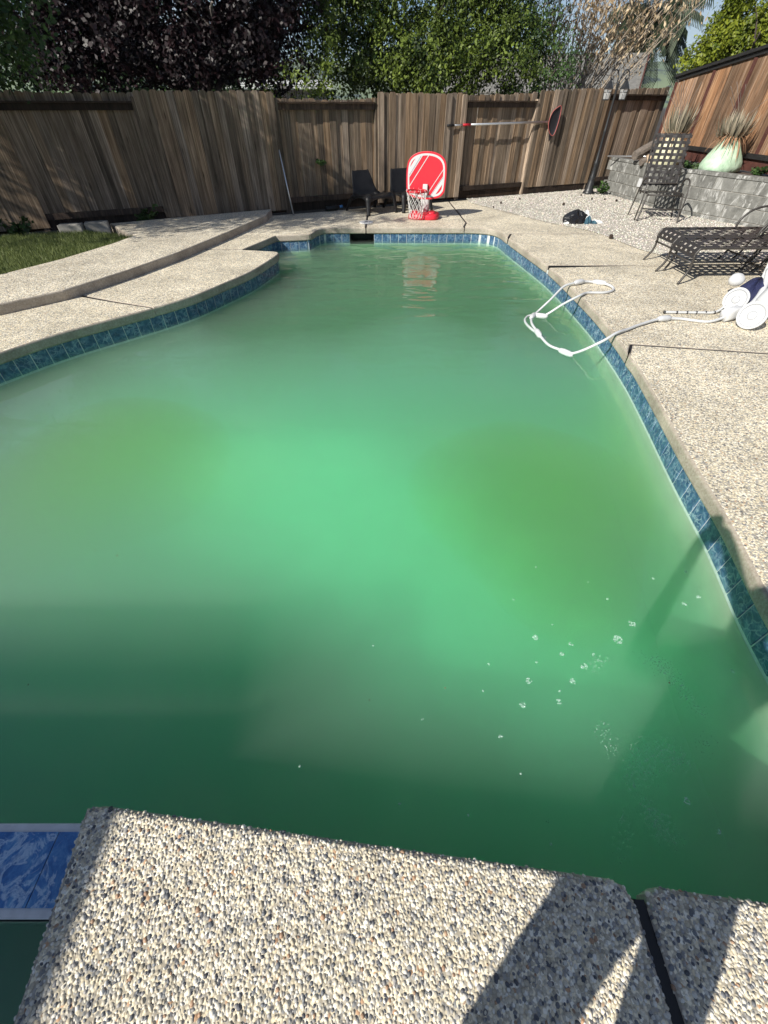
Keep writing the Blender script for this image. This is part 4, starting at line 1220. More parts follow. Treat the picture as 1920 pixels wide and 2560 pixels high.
for x_ in (3.025, 3.15, 3.26, 3.36, 3.46, 3.555):
    MB().tube([W3(x_ - .006, 4.692 + (.006 if x_ < 3.1 else -.004), .017), W3(x_ + .006, 4.692 + (.006 if x_ < 3.1 else -.004), .017)], .0165, 8).build('tail_ring', M['grey_strip'], tail, True)

hose = empty('cleaner_hose', (2.6, 4.3, 0), 0, 'white cleaner hose with floats looping from deck into the green water', 'hose')
HP = [(3.56, 4.49, .045), (3.36, 4.42, .018), (3.22, 4.45, .016), (3.08, 4.50, .018), (2.86, 4.46, .030), (2.60, 4.33, .022), (2.40, 4.19, .022), (2.26, 4.09, .03), (2.12, 4.02, -.02), (1.98, 4.08, -.14), (1.90, 4.16, -.205),
      (1.83, 4.25, -.205), (1.755, 4.38, -.212), (1.725, 4.58, -.208), (1.715, 4.76, -.200), (1.72, 4.98, -.203), (1.775, 5.18, -.205), (1.88, 5.33, -.19), (2.04, 5.43, -.08), (2.22, 5.60, .012), (2.38, 5.68, .030), (2.48, 5.735, .03), (2.60, 5.77, .02),
      (2.72, 5.70, .026), (2.79, 5.58, .024), (2.77, 5.45, .018), (2.63, 5.35, .018), (2.42, 5.34, .018), (2.28, 5.22, .02), (2.10, 5.18, -.06), (1.94, 5.20, -.185), (1.86, 5.24, -.205), (1.76, 5.26, -.215), (1.69, 5.16, -.221), (1.67, 5.02, -.222), (1.70, 4.84, -.226), (1.82, 4.7, -.27)]
HPs = catmull([(p[0] - 2.6, p[1] - 4.3, p[2]) for p in HP], 5)
MB().tube(HPs, .0135, 10).build('tube', M['white'], hose, True)
for a in (3.9, 10.4, 13.6, 16.2, 20.6, 22.9, 30.6):
    i = int(a * 5); ctr = HPs[i]; d_ = (HPs[i + 1] - HPs[i - 1]).normalized()
    q = [ctr + d_ * s_ for s_ in (-.085, -.065, -.03, .03, .065, .085)]
    MB().tube(q, [.0145, .025, .030, .030, .025, .0145], 12).build('float', M['white'], hose, True)
#@@PART3
# ------------------------------------------------------------------ trees and shrubs
def leaf_verts(C, size, asp, up=.35, hang=0.0, face=None):
    """diamond leaves at the points C; returns verts and faces"""
    n_ = len(C)
    d = RS.normal(size=(n_, 3)); d /= np.linalg.norm(d, axis=1, keepdims=True)
    d[:, 2] = d[:, 2] * (1 - hang) - hang; d /= np.linalg.norm(d, axis=1, keepdims=True)
    q = RS.normal(size=(n_, 3)); q[:, 2] += up * 0
    if face is not None:
        nn = face + RS.normal(size=(n_, 3)) * .55
        d = d - nn * (np.sum(d * nn, 1) / (np.sum(nn * nn, 1) + 1e-9))[:, None]; d /= np.linalg.norm(d, axis=1, keepdims=True) + 1e-9
        q = nn
    s_ = np.cross(d, q); s_ /= np.linalg.norm(s_, axis=1, keepdims=True) + 1e-9
    sz = (size * RS.uniform(.5, 1.45, n_))[:, None]
    nrm = np.cross(d, s_)
    V = np.stack([C - d * sz * .5, C + s_ * sz * asp * .5 + nrm * sz * .08, C + d * sz * .5, C - s_ * sz * asp * .5 + nrm * sz * .08], 1)
    return V.reshape(-1, 3), np.arange(n_ * 4).reshape(-1, 4)
def crown(name, blobs, nclump, per, cr, size, asp, mat_, parent, hang=0.0, shellp=.55, tintb=0.0):
    """blobs: list of (centre, radii); leaf clumps spread through and on each blob"""
    vol = np.array([b[1][0] * b[1][1] * b[1][2] for b in blobs]) ** .75; vol /= vol.sum()
    CC, T, FF = [], [], []
    for (c, r), wv_ in zip(blobs, vol):
        m_ = max(4, int(nclump * wv_))
        d = RS.normal(size=(m_, 3)); d /= np.linalg.norm(d, axis=1, keepdims=True)
        rad = RS.uniform(shellp, 1.08, (m_, 1)) ** .8
        cl = np.array(c) + d * rad * np.array(r)
        k_ = RS.poisson(per, m_) + 2
        idx_ = np.repeat(np.arange(m_), k_)
        sp = cr * RS.uniform(.55, 1.4, (m_, 1))
        pts = cl[idx_] + RS.normal(size=(len(idx_), 3)) * sp[idx_] * np.array([.55, .55, .42])
        fc = d / np.array(r) * min(r) + RS.normal(size=(m_, 3)) * .35 + np.array([-.1, -.25, .45]); fc /= np.linalg.norm(fc, axis=1, keepdims=True); FF.append(fc[idx_])
        CC.append(pts); T.append(np.clip(RS.uniform(.05, .9, (m_,))[idx_] + RS.normal(size=len(idx_)) * .12 + tintb, 0, 1))
    CC = np.concatenate(CC); T = np.concatenate(T)
    CC = CC - np.array(parent.location)
    V, F = leaf_verts(CC, size, asp, hang=hang, face=np.concatenate(FF))
    return link(name, np_mesh(name, V, F, {'tint': np.repeat(T, 4)}), mat_, parent)
M['bark_grey'] = m_simple('grey_bark', (.16, .14, .125), .9, nscale=18, namt=.4, bump=.6, bscale=30)
M['bark_dark'] = m_simple('dark_bark', (.06, .045, .038), .9, nscale=18, namt=.4, bump=.6, bscale=30)
def trunk(name, parent, top, r0, limbs, mat_, seed=1, base=(0, 0, 0)):
    rr = random.Random(seed); mb = MB()
    b = Vector(base); t = Vector(top)
    mb.tube(catmull([b, b.lerp(t, .4) + Vector((rr.uniform(-.1, .1), rr.uniform(-.1, .1), 0)), t], 5), [r0 * (1 - .05 * i) for i in range(11)], 9)
    for e in limbs:
        e = Vector(e); s_ = b.lerp(t, rr.uniform(.55, .98))
        m_ = s_.lerp(e, .5) + Vector((rr.uniform(-.25, .25), rr.uniform(-.2, .2), rr.uniform(.05, .3)))
        pts = catmull([s_, m_, e], 5)
        mb.tube(pts, [r0 * .5 * (1 - .075 * i) for i in range(11)], 7)
        for q in range(3):
            s2 = pts[4 + 2 * q]; e2 = s2 + Vector((rr.uniform(-.7, .7), rr.uniform(-.5, .5), rr.uniform(.1, .8)))
            mb.tube(catmull([s2, s2.lerp(e2, .5) + Vector((0, 0, .08)), e2], 3), [r0 * .22 * (1 - .11 * i) for i in range(7)], 5)
    return mb.build(name, mat_, parent, True)

M['lf_plum'] = m_leaf('plum_leaf', (.003, .0015, .0025), (.020, .007, .010), .12)
M['lf_green'] = m_leaf('green_leaf', (.010, .028, .005), (.20, .27, .045), .3)
M['lf_dark'] = m_leaf('deep_green_leaf', (.012, .035, .010), (.075, .14, .035), .25)
M['lf_lime'] = m_leaf('yellow_green_leaf', (.07, .11, .008), (.32, .36, .035), .35)
M['lf_tan'] = m_leaf('dry_leaf', (.30, .21, .12), (.74, .60, .40), .3, .7)
M['lf_palm'] = m_leaf('palm_leaf', (.012, .025, .012), (.07, .095, .05), .15)
M['lf_aloe'] = m_leaf('aloe_leaf', (.12, .115, .08), (.42, .36, .27), .05, .8)
M['lf_dryaloe'] = m_leaf('dry_aloe_leaf', (.20, .10, .05), (.50, .30, .18), .05, .8)

t = empty('plum_tree', (-4.3, 13.6, 0), 0, 'dark purple leaved plum tree behind the left part of the fence', 'tree')
trunk('trunk', t, (.1, 0, 1.7), .13, [(-1.6, 0, 3.4), (-.7, .2, 4.2), (.6, -.5, 3.9), (1.5, 0, 3.2), (2.1, -.2, 2.5), (-2.2, .1, 2.5), (.9, -.9, 3.0)], M['bark_grey'], 3)
crown('crown', [((-4.3, 13.6, 3.9), (2.4, 1.4, 1.5)), ((-5.9, 13.4, 2.9), (1.3, .9, .95)), ((-3.0, 13.5, 2.75), (1.25, .9, .85)), ((-2.2, 13.5, 3.5), (.85, .8, .9)), ((-4.5, 13.5, 2.5), (1.3, .8, .6)), ((-6.9, 13.2, 3.3), (1.0, .8, 1.2)), ((-4.0, 13.3, 2.3), (2.2, .7, .6)), ((-6.4, 13.0, 2.3), (1.3, .6, .6)), ((-2.6, 13.6, 2.4), (.7, .5, .5)), ((-3.2, 13.9, 4.3), (1.6, 1.0, 1.0))], 1250, 50, .25, .09, .66, M['lf_plum'], t, hang=.25, shellp=.15)

t = empty('broadleaf_tree', (1.0, 15.6, 0), 0, 'large dense green tree behind the middle of the fence', 'tree')
trunk('trunk', t, (0, 0, 1.9), .16, [(-1.8, -.3, 3.4), (-.9, .3, 4.6), (.8, .1, 4.5), (1.9, -.3, 3.5), (2.4, .0, 2.8), (.3, -.9, 3.2)], M['bark_dark'], 5)
crown('crown', [((1.0, 15.4, 3.6), (2.6, 1.6, 2.0)), ((-.9, 14.9, 2.9), (1.2, 1.0, 1.2)), ((-.4, 14.9, 4.2), (1.3, 1.0, 1.0)), ((2.6, 15.1, 3.9), (1.4, 1.1, 1.5)), ((3.0, 14.9, 2.5), (1.1, .9, .9)), ((1.2, 14.5, 2.3), (1.6, .8, .8)), ((-1.1, 15.0, 3.6), (.9, .8, 1.2)), ((.6, 14.9, 2.6), (2.2, .8, 1.0))], 1500, 52, .25, .075, .55, M['lf_green'], t, shellp=.35)
t = empty('evergreen_tree', (-8.0, 17.5, 0), 0, 'dark evergreen mass behind the purple plum tree at left', 'tree')
trunk('trunk', t, (0, 0, 1.8), .16, [(-2.2, 0, 3.0), (2.2, 0, 3.0), (.5, 0, 3.8), (3.6, .2, 2.4)], M['bark_dark'], 15)
crown('crown', [((-10.2, 17.5, 2.6), (1.8, .9, 1.6)), ((-7.6, 17.6, 2.8), (2.0, .9, 1.7)), ((-5.2, 17.6, 2.3), (1.5, .8, 1.2)), ((-8.6, 17.6, 4.2), (2.6, .9, 1.1))], 520, 46, .34, .11, .6, M['lf_dark'], t, shellp=.1, tintb=-.3)
t = empty('garden_shrub', (-1.9, 13.4, 0), 0, 'yellow green shrub peeking over the fence beside the plum tree', 'shrub')
trunk('stem', t, (0, 0, 1.3), .04, [(-.4, 0, 2.0), (.4, 0, 2.1), (0, .2, 2.2)], M['bark_dark'], 6)
crown('crown', [((-1.75, 13.4, 2.1), (.55, .5, .45)), ((-2.35, 13.4, 1.9), (.35, .3, .28)), ((-1.3, 13.5, 2.5), (.4, .4, .4))], 60, 40, .17, .06, .5, M['lf_green'], t, tintb=.3)
t = empty('garden_shrub', (4.0, 14.6, 0), 0, 'small leaved dark green shrub left of the dry tree', 'shrub')
trunk('stem', t, (0, 0, 1.4), .05, [(-.5, 0, 2.2), (.4, 0, 2.6), (0, .2, 2.8)], M['bark_dark'], 8)
crown('crown', [((3.9, 14.7, 2.3), (.9, .6, .65)), ((3.5, 15.0, 3.1), (.7, .6, .8))], 150, 42, .2, .055, .5, M['lf_dark'], t, tintb=.15)

# yard tree on the far left whose boughs reach into the picture and shade the fence
t = empty('yard_tree', (-9.0, 6.2, 0), 0, 'leafy green tree at the far left whose bough hangs over the fence', 'tree')
trunk('trunk', t, (.2, .2, 2.2), .2, [(-1.5, 0, 4.0), (1.2, .6, 4.4), (2.6, 1.4, 3.4), (3.9, 1.9, 3.0), (.3, -1.2, 4.4), (.6, 1.6, 4.6)], M['bark_dark'], 9)
crown('crown', [((-8.8, 6.4, 4.2), (2.6, 2.3, 1.7)), ((-6.6, 7.3, 3.7), (1.6, 1.2, 1.2)), ((-5.25, 8.1, 3.0), (.9, .7, .95)), ((-4.75, 8.3, 2.45), (.5, .4, .55)), ((-6.0, 8.6, 2.5), (.9, .6, .7)), ((-5.0, 8.4, 2.9), (.6, .5, .7)), ((-5.4, 8.7, 2.2), (.6, .4, .4)), ((-5.6, 9.0, 3.4), (1.1, .6, 1.0)), ((-6.6, 9.2, 2.9), (1.0, .6, 1.1)), ((-7.2, 5.6, 5.2), (2.0, 1.6, .9))], 1150, 50, .28, .075, .5, M['lf_dark'], t, hang=.35, shellp=.3, tintb=.05)

# dry tree with hanging tan leaves
t = empty('dry_tree', (5.2, 16.6, 0), 0, 'half dry tree with bare stems and hanging tan leaves', 'tree')
mb = MB(); tips = []
rr = random.Random(21)
for i in range(70):
    a = rr.uniform(-.55, .75); d = rr.uniform(-.35, .35)
    L = rr.uniform(2.2, 4.6)
    b = Vector((rr.uniform(-.7, .5), rr.uniform(-.3, .3), rr.uniform(.2, 1.2)))
    e = b + Vector((math.sin(a) * L + .35, d * L * .5, math.cos(a) * L))
    m_ = b.lerp(e, .5) + Vector((rr.uniform(-.15, .05), 0, rr.uniform(-.05, .15)))
    pts = catmull([b, m_, e], 6)
    r0 = rr.uniform(.012, .028)
    mb.tube(pts, [r0 * (1 - .06 * q) for q in range(13)], 5)
    for p in pts[4:]:
        for q in range(3):
            e2 = p + Vector((rr.uniform(-.35, .35), rr.uniform(-.25, .25), rr.uniform(-.05, .4)))
            if q == 0: mb.tube([p, p.lerp(e2, .5) + Vector((0, 0, .04)), e2], [r0 * .4, r0 * .3, r0 * .2], 4)
            if p.z > 2.3 + rr.uniform(-.3, .5): tips.append(e2)
M['bark_pale'] = m_simple('pale_dry_bark', (.34, .285, .225), .9, nscale=18, namt=.35)
mb.build('stems', M['bark_pale'], t, True)
TP = np.array([tuple(p) for p in tips])
TP = np.repeat(TP, 8, 0) + RS.normal(size=(len(TP) * 8, 3)) * np.array([.10, .10, .13])
keep = RS.uniform(size=len(TP)) < .30; TP = TP[keep]
V, F = leaf_verts(TP, .13, .32, hang=.85)
link('crown', np_mesh('crown', V, F, {'tint': np.repeat(RS.uniform(0, 1, len(TP)), 4)}), M['lf_tan'], t)

# palm
t = empty('palm_tree', (12.75, 30.5, 0), 0, 'grey green palm with drooping fronds beside the grey roof', 'palm')
MB().tube([(0, 0, 0), (.05, 0, 2.3), (0, 0, 4.5)], [.2, .17, .15], 10).build('trunk', M['bark_grey'], t, True)
PV, PT = [], []
for i in range(64):
    a = i * 2.399; el = rr.uniform(-.7, 1.0); L = rr.uniform(1.7, 2.5)
    d = Vector((math.cos(a), math.sin(a), 0))
    pts = [Vector((0, 0, 4.5)) + d * (L * q / 9) * math.cos(el * (1 - q / 9)) + Vector((0, 0, math.sin(el) * L * q / 9 - .95 * L * (q / 9) ** 2.2 * .55)) for q in range(10)]
    for q in range(1, 10):
        tdir = (pts[q] - pts[q - 1]).normalized(); sd = tdir.cross(Vector((0, 0, 1))).normalized()
        for h_ in range(3):
            p = pts[q - 1].lerp(pts[q], h_ / 3)
            for sg in (-1, 1):
                ln = .75 * (1 - .35 * q / 9)
                e = p + sd * sg * ln * .45 + tdir * ln * .3 - Vector((0, 0, ln * .85))
                w_ = tdir * .045
                PV += [p - w_, p + w_, e + w_ * .2, e - w_ * .2]; PT.append(rr.random())
PV = np.array([tuple(p) for p in PV])
link('fronds', np_mesh('fronds', PV, np.arange(len(PV)).reshape(-1, 4), {'tint': np.repeat(np.array(PT), 4)}), M['lf_palm'], t)

t = empty('citrus_tree', (8.5, 14.8, 0), 0, 'bright yellow green citrus tree behind the right plank fence', 'tree')
trunk('trunk', t, (0, 0, 1.7), .09, [(-.6, .2, 2.6), (.2, .2, 3.2), (.6, -.4, 3.0), (-.1, -.7, 2.8)], M['bark_dark'], 12)
crown('crown', [((7.75, 14.9, 2.5), (.42, .4, .35)), ((8.05, 14.9, 3.0), (.38, .4, .75)), ((8.65, 14.8, 2.8), (.55, .5, .6)), ((9.2, 14.5, 2.9), (.6, .6, .6)), ((8.15, 14.9, 3.6), (.25, .3, .5))], 420, 44, .16, .085, .45, M['lf_lime'], t, shellp=.2)

# ------------------------------------------------------------------ houses and hills beyond the fence
k = NT('roof_shingle'); v = k.co()
bt_ = k.n('TexBrick'); k.l(k.co(scale=(2.2, 2.2, 2.2)), bt_.inputs['Vector']); bt_.inputs['Scale'].default_value = 3.0
bt_.inputs['Color1'].default_value = (.17, .165, .15, 1); bt_.inputs['Color2'].default_value = (.25, .24, .22, 1); bt_.inputs['Mortar'].default_value = (.08, .08, .075, 1)
bt_.inputs['Row Height'].default_value = .18; bt_.inputs['Mortar Size'].default_value = .02
M['shingle'] = k.fin(k.mix(1.0, bt_.outputs['Color'], k.ramp(k.noise(v, 5, 5), [(.3, .75), (.7, 1.2)]), 'MULTIPLY'), .9)
M['stucco'] = m_simple('stucco_wall', (.42, .38, .33), .9, nscale=6, namt=.12)
house = empty('house', (12.45, 29.0, 0), math.atan2(-.39, .92), 'neighbouring house with grey shingle roof beyond the fence', 'house')
# local x runs along the ridge (to the right = towards the gable end), y away from the viewer
L_, D_, RH, EH = 9.0, 4.6, 3.42, 2.10
rm = MB()
rm.v = [(-L_, -D_, EH), (0, -D_, EH), (0, 0, RH), (-L_, 0, RH), (0, D_, EH), (-L_, D_, EH)]
rm.f = [(0, 1, 2, 3), (3, 2, 4, 5)]
ro = link('roof', rm.mesh('roof', fix=False), M['shingle'], house)
md = ro.modifiers.new('solid', 'SOLIDIFY'); md.thickness = .12
for sy in (-1, 1):
    MB().box((.03, sy * D_ / 2, (EH + RH) / 2 - .02), (.05, math.hypot(D_, RH - EH), .2), rx=sy * -math.atan2(RH - EH, D_)).build('barge_board', M['board_brown'], house)
MB().box((-L_ / 2, 0, 1.0), (L_ - .7, 2 * D_ - .9, 2.0)).build('wall', M['stucco'], house)
gm = MB(); gm.v = [(-.4, -D_ + .5, 1.9), (-.4, D_ - .5, 1.9), (-.4, 0, RH - .2)]; gm.f = [(0, 1, 2)]
link('gable', gm.mesh('gable'), M['stucco'], house)
MB().tube([(-1.6, .3, RH - .1), (-1.6, .3, RH + 1.5)], .03, 6).build('antenna_mast', M['alu'], house, True)
sh = empty('white_shed', (-5.6, 29, 0), .08, 'low white metal roof seen between plum tree and green tree', 'shed')
MB().box((0, 1.5, 1.1), (5.6, 3, 2.2)).build('wall', M['stucco'], sh)
MB().box((0, 1.4, 2.50), (6.2, 3.6, .10), rx=.02).build('roof', M['white'], sh)
for i in range(3):
    MB().box((0, -.42 - .004 * i, 2.40 - .075 * i), (6.2, .03, .05)).build('fascia_strip', M['white_dirty'], sh)

k = NT('hill_grass'); v = k.co()
col = k.ramp(k.noise(v, .012, 6, .6), [(.35, (.075, .115, .05)), (.6, (.13, .17, .075))])
col = k.mix(k.ramp(k.noise(k.co(scale=(1, 1, 2.5)), .016, 7, .65, .8), [(.53, 0.0), (.57, 1.0)]), col, (.02, .04, .028))
M['hill'] = k.fin(col, .95)
hv, hf = [], []
NX = 90
for i in range(NX + 1):
    x_ = -1500 + 3000 * i / NX
    ridge = 62 + 9 * math.sin(x_ * .0041 + 1.1) + 7 * math.sin(x_ * .011 + .4) + 3 * math.sin(x_ * .031)
    for j in range(9):
        q = j / 8
        hv.append((x_ * (1 + .25 * q), 820 + 330 * q + 40 * math.sin(x_ * .006 + q * 3), -1 + ridge * (1 - (1 - q) ** 1.7) * (1 + .06 * math.sin(x_ * .02 + j * 1.7))))
for i in range(NX):
    for j in range(8):
        a = i * 9 + j; hf.append((a, a + 9, a + 10, a + 1))
hm = MB(); hm.v = hv; hm.f = hf
tag(link('hills', hm.mesh('hills'), M['hill'], smooth=True), kind='structure')

# ------------------------------------------------------------------ potted aloes, logs, weeds
def aloe(parent, c, n_, L0, r0, seed, up=.9):
    rr = random.Random(seed); V, T, F = [], [], []
    for i in range(n_):
        a = rr.uniform(0, 6.283); tilt = rr.uniform(.05, up); L = L0 * rr.uniform(.55, 1.15)
        d = Vector((math.cos(a), math.sin(a), 0)); b = Vector(c) + d * rr.uniform(0, r0)
        w0 = rr.uniform(.018, .034); sd = Vector((-d.y, d.x, 0)); tn = rr.uniform(0, 1); base = len(V)
        for q in range(6):
            t_ = q / 5; th = tilt * (1 - .45 * t_)
            p = b + d * (L * t_ * math.sin(th)) + Vector((0, 0, L * t_ * math.cos(th)))
            w_ = w0 * (1 - t_ ** 1.6) + .001
            V += [p - sd * w_, p - d * w_ * .5 * (1 - t_), p + sd * w_]; T += [tn] * 3
        for q in range(5):
            o_ = base + 3 * q; F += [(o_, o_ + 1, o_ + 4, o_ + 3), (o_ + 1, o_ + 2, o_ + 5, o_ + 4)]
    return link('leaves', np_mesh('leaves', np.array([tuple(p) for p in V]), np.array(F), {'tint': np.array(T)}), M['lf_aloe'], parent)
def dry_skirt(parent, c, n_, L0, seed):
    rr = random.Random(seed); V, T, F = [], [], []
    for i in range(n_):
        a = rr.uniform(0, 6.283); d = Vector((math.cos(a), math.sin(a), 0)); L = L0 * rr.uniform(.5, 1.2); sd = Vector((-d.y, d.x, 0)); base = len(V)
        b = Vector(c) + d * .12; w0 = rr.uniform(.008, .022); dr = rr.uniform(-.1, 1.3)
        for q in range(4):
            t_ = q / 3; p = b + d * L * t_ * .8 + Vector((0, 0, .04 * t_ - dr * L * t_ * t_))
            w_ = w0 * (1 - t_ * .8); V += [p - sd * w_, p + sd * w_]; T += [rr.random()] * 2
        for q in range(3): F.append((base + 2 * q, base + 2 * q + 1, base + 2 * q + 3, base + 2 * q + 2))
    return link('dry_leaves', np_mesh('dry_leaves', np.array([tuple(p) for p in V]), np.array(F), {'tint': np.array(T)}), M['lf_dryaloe'], parent)
def stalks(parent, c, n_, seed):
    rr = random.Random(seed); mb = MB()
    for i in range(n_):
        a = rr.uniform(0, 6.283); L = rr.uniform(.5, .85); lean = rr.uniform(.1, .5)
        mb.tube(catmull([Vector(c), Vector(c) + Vector((math.cos(a) * lean * .3, math.sin(a) * lean * .3, L * .5)), Vector(c) + Vector((math.cos(a) * lean, math.sin(a) * lean, L))], 3), .004, 4)
    return mb.build('flower_stalk', M['bark_grey'], parent, True)
k = NT('mint_glaze'); v = k.co()
col = k.ramp(k.noise(v, 6, 6, .65), [(.3, (.28, .42, .29)), (.5, (.42, .57, .42)), (.7, (.54, .66, .52))])
col = k.mix(k.ramp(k.noise(v, 17, 6, .7), [(.62, 0.0), (.7, .8)]), col, (.30, .36, .30))
M['mint'] = k.fin(col, .6, k.bump(k.noise(v, 16, 5), .5, .02))
M['cream'] = m_simple('cream_glaze', (.66, .64, .44), .6, nscale=14, namt=.3)
pot = empty('potted_aloe', (6.70, 10.75, .655), 0, 'large pale mint bulging pot with aloe on the block wall bed', 'plant pot')
wob = lambda a, z: 1 + .07 * math.sin(3 * a + 2 + 5 * z) * max(0, 1 - z * 1.6) + .10 * max(0, math.cos(a - 3.4)) * max(0, .35 - z) * 2.2 + .02 * math.sin(11 * a + 9 * z)
MB().lathe([(.30, 0), (.355, .03), (.36, .10), (.335, .18), (.285, .27), (.235, .35), (.195, .43), (.175, .49), (.185, .54), (.17, .54), (.15, .50), (.02, .48)], 40, wob=wob).build('pot', M['mint'], pot, True)
aloe(pot, (0, 0, .5), 150, .40, .22, 31, 1.25); dry_skirt(pot, (0, 0, .55), 150, .30, 32); stalks(pot, (0, 0, .55), 7, 33)
pot = empty('potted_aloe', (6.12, 11.75, .655), 0, 'cream pot with aloe standing behind the upright woven chair', 'plant pot')
MB().lathe([(.20, 0), (.25, .06), (.27, .20), (.25, .36), (.20, .48), (.21, .54), (.19, .54), (.02, .50)], 30, wob=lambda a, z: 1 + .02 * math.sin(7 * a + 9 * z)).build('pot', M['cream'], pot, True)
aloe(pot, (0, 0, .5), 110, .50, .17, 41, 1.0); dry_skirt(pot, (0, 0, .55), 90, .24, 42); stalks(pot, (0, 0, .55), 9, 43)
M['driftwood'] = m_simple('grey_driftwood', (.15, .125, .105), .9, nscale=22, namt=.45, bump=.9, bscale=35)
lg = MB().tube(catmull([(-.30, -.10, .10), (-.12, -.02, .17), (.08, .06, .26), (.30, .16, .34)], 4), [.085, .09, .095, .10, .10, .10, .095, .09, .09, .085, .08, .07, .06], 12)
tag(lg.build('driftwood_log', M['driftwood'], None, False, loc=(5.98, 12.45, .70)), 'upper grey driftwood log propped in the planter bed corner', 'log', 'logs in the planter bed')
lg = MB().tube(catmull([(-.26, -.10, .0), (-.08, -.04, .05), (.12, .02, .10)], 4), [.06, .065, .07, .07, .07, .065, .06, .055, .05], 12)
tag(lg.build('driftwood_log', M['driftwood'], None, False, loc=(6.02, 12.22, .70)), 'lower short driftwood log beside the tan rock', 'log', 'logs in the planter bed')
M['rock_tan'] = m_simple('tan_rock', (.38, .28, .19), .9, nscale=9, namt=.3, bump=.8, bscale=20)
rk = crumple(.16, .13, .20, 14, 16, 8)
tag(rk.build('planter_rock', M['rock_tan'], None, True, loc=(5.98, 12.12, .655)), 'tan rock under the driftwood in the planter bed', 'rock')
def weed(loc, n_, h, label, seed, name='weed'):
    r_ = empty(name, loc, 0, label, 'plant', 'small weeds around the yard')
    rr = random.Random(seed); mb = MB(); C = []
    for i in range(n_):
        a = rr.uniform(0, 6.28); l_ = rr.uniform(.3, 1.0) * h; e = Vector((math.cos(a) * l_ * .7, math.sin(a) * l_ * .7, l_ * rr.uniform(.4, 1.0)))
        mb.tube([(0, 0, 0), tuple(e * .5 + Vector((0, 0, .03))), tuple(e)], .004, 4); C += [e * rr.uniform(.4, 1.05) + Vector((rr.uniform(-.05, .05), rr.uniform(-.05, .05), 0)) for _ in range(9)]
    mb.build('stem', M['lf_green'], r_)
    V, F = leaf_verts(np.array([tuple(p) for p in C]), .075, .7)
    link('leaves', np_mesh('leaves', V, F, {'tint': np.repeat(RS.uniform(.2, .9, len(C)), 4)}), M['lf_dark'], r_)
weed((5.52, 13.20, .01), 14, .30, 'leafy weed between the lamp post and the block wall', 1)
weed((6.25, 10.95, .655), 10, .26, 'grey green weed on the wall bed left of the mint pot', 2)
weed((7.12, 10.15, .655), 10, .20, 'small weed on the wall bed right of the mint pot', 3)
weed((-4.45, 9.35, .0), 22, .30, 'dark leafy plant at the fence foot behind the lawn', 4)
weed((-6.2, 8.35, .0), 20, .35, 'dark leafy plant at the fence foot at the left edge', 5)
weed((-1.28, 11.0, .75), 8, .14, 'tiny plant sprouting through the middle fence pickets', 6)

# ------------------------------------------------------------------ what floats on the water
k = NT('foam_bubble'); k.b.inputs['Base Color'].default_value = (.62, .80, .72, 1); k.b.inputs['Roughness'].default_value = .08
trn = k.n('BsdfTransparent'); mx = k.n('MixShader'); mx.inputs[0].default_value = .70
k.l(k.b.outputs[0], mx.inputs[1]); k.l(trn.outputs[0], mx.inputs[2]); k.l(mx.outputs[0], k.out.inputs['Surface'])
M['bubble'] = k.m
FO = [(0.721, 0.991, 0.0141), (0.879, 0.954, 0.0103), (0.82, 0.906, 0.0109), (0.636, 0.78, 0.0141), (0.828, 0.78, 0.013), (0.585, 0.679, 0.0136), (0.742, 0.691, 0.0109), (0.475, 0.859, 0.006), (0.467, 0.559, 0.0087), (1.147, 1.203, 0.0071), (1.639, 1.38, 0.0071), (1.084, 1.308, 0.0043), (0.833, 1.41, 0.0038), (0.903, 0.848, 0.0152), (0.964, 0.905, 0.0076), (0.695, 0.866, 0.0054), (0.757, 0.741, 0.0054), (0.823, 1.056, 0.0049), (0.664, 1.203, 0.0038), (0.427, 0.737, 0.0033), (0.578, 0.281, 0.0049), (0.518, 0.427, 0.0043), (0.571, 0.218, 0.0049), (1.561, 0.825, 0.0076), (1.101, 0.34, 0.0109), (1.168, 0.251, 0.0087), (1.618, 1.217, 0.0109), (1.525, 1.176, 0.0098), (1.443, 1.336, 0.0065), (1.108, 0.979, 0.0217), (1.21, 1.063, 0.0163), (-.32, .45, .005), (.06, .33, .006), (.16, .62, .005), (-.05, .95, .003), (.3, .3, .004)]
BP, BRr = [], []
for (x_, y_, r_) in FO:
    for q in range(max(3, int((r_ / .0035) ** 2 * 1.5))):
        a = RS.uniform(0, 6.28); d = r_ * math.sqrt(RS.uniform()); BP.append((x_ + d * math.cos(a), y_ + d * math.sin(a))); BRr.append(RS.uniform(.0018, .0042))
PATCH = [[(0.852, 0.616), (0.909, 0.616), (0.934, 0.556), (0.908, 0.471), (0.864, 0.478), (0.854, 0.556)], [(0.889, 0.871), (0.975, 0.909), (1.059, 0.89), (1.026, 0.852), (0.946, 0.807), (0.891, 0.825)],
         [(1.143, 0.939), (1.305, 0.89), (1.324, 0.754), (1.351, 0.631), (1.297, 0.623), (1.247, 0.771), (1.168, 0.89)], [(0.9, 0.451), (1.022, 0.556), (1.173, 0.541), (1.196, 0.451), (1.155, 0.431), (1.036, 0.418), (0.934, 0.355), (0.897, 0.355)],
         [(0.907, 0.361), (0.97, 0.355), (1.014, 0.296), (1.029, 0.229), (0.99, 0.192), (0.942, 0.218), (0.919, 0.29)], [(0.835, 0.325), (0.884, 0.307), (0.865, 0.229), (0.796, 0.146), (0.779, 0.186)], [(1.229, 0.541), (1.324, 0.57), (1.324, 0.541), (1.268, 0.499), (1.226, 0.506)]]
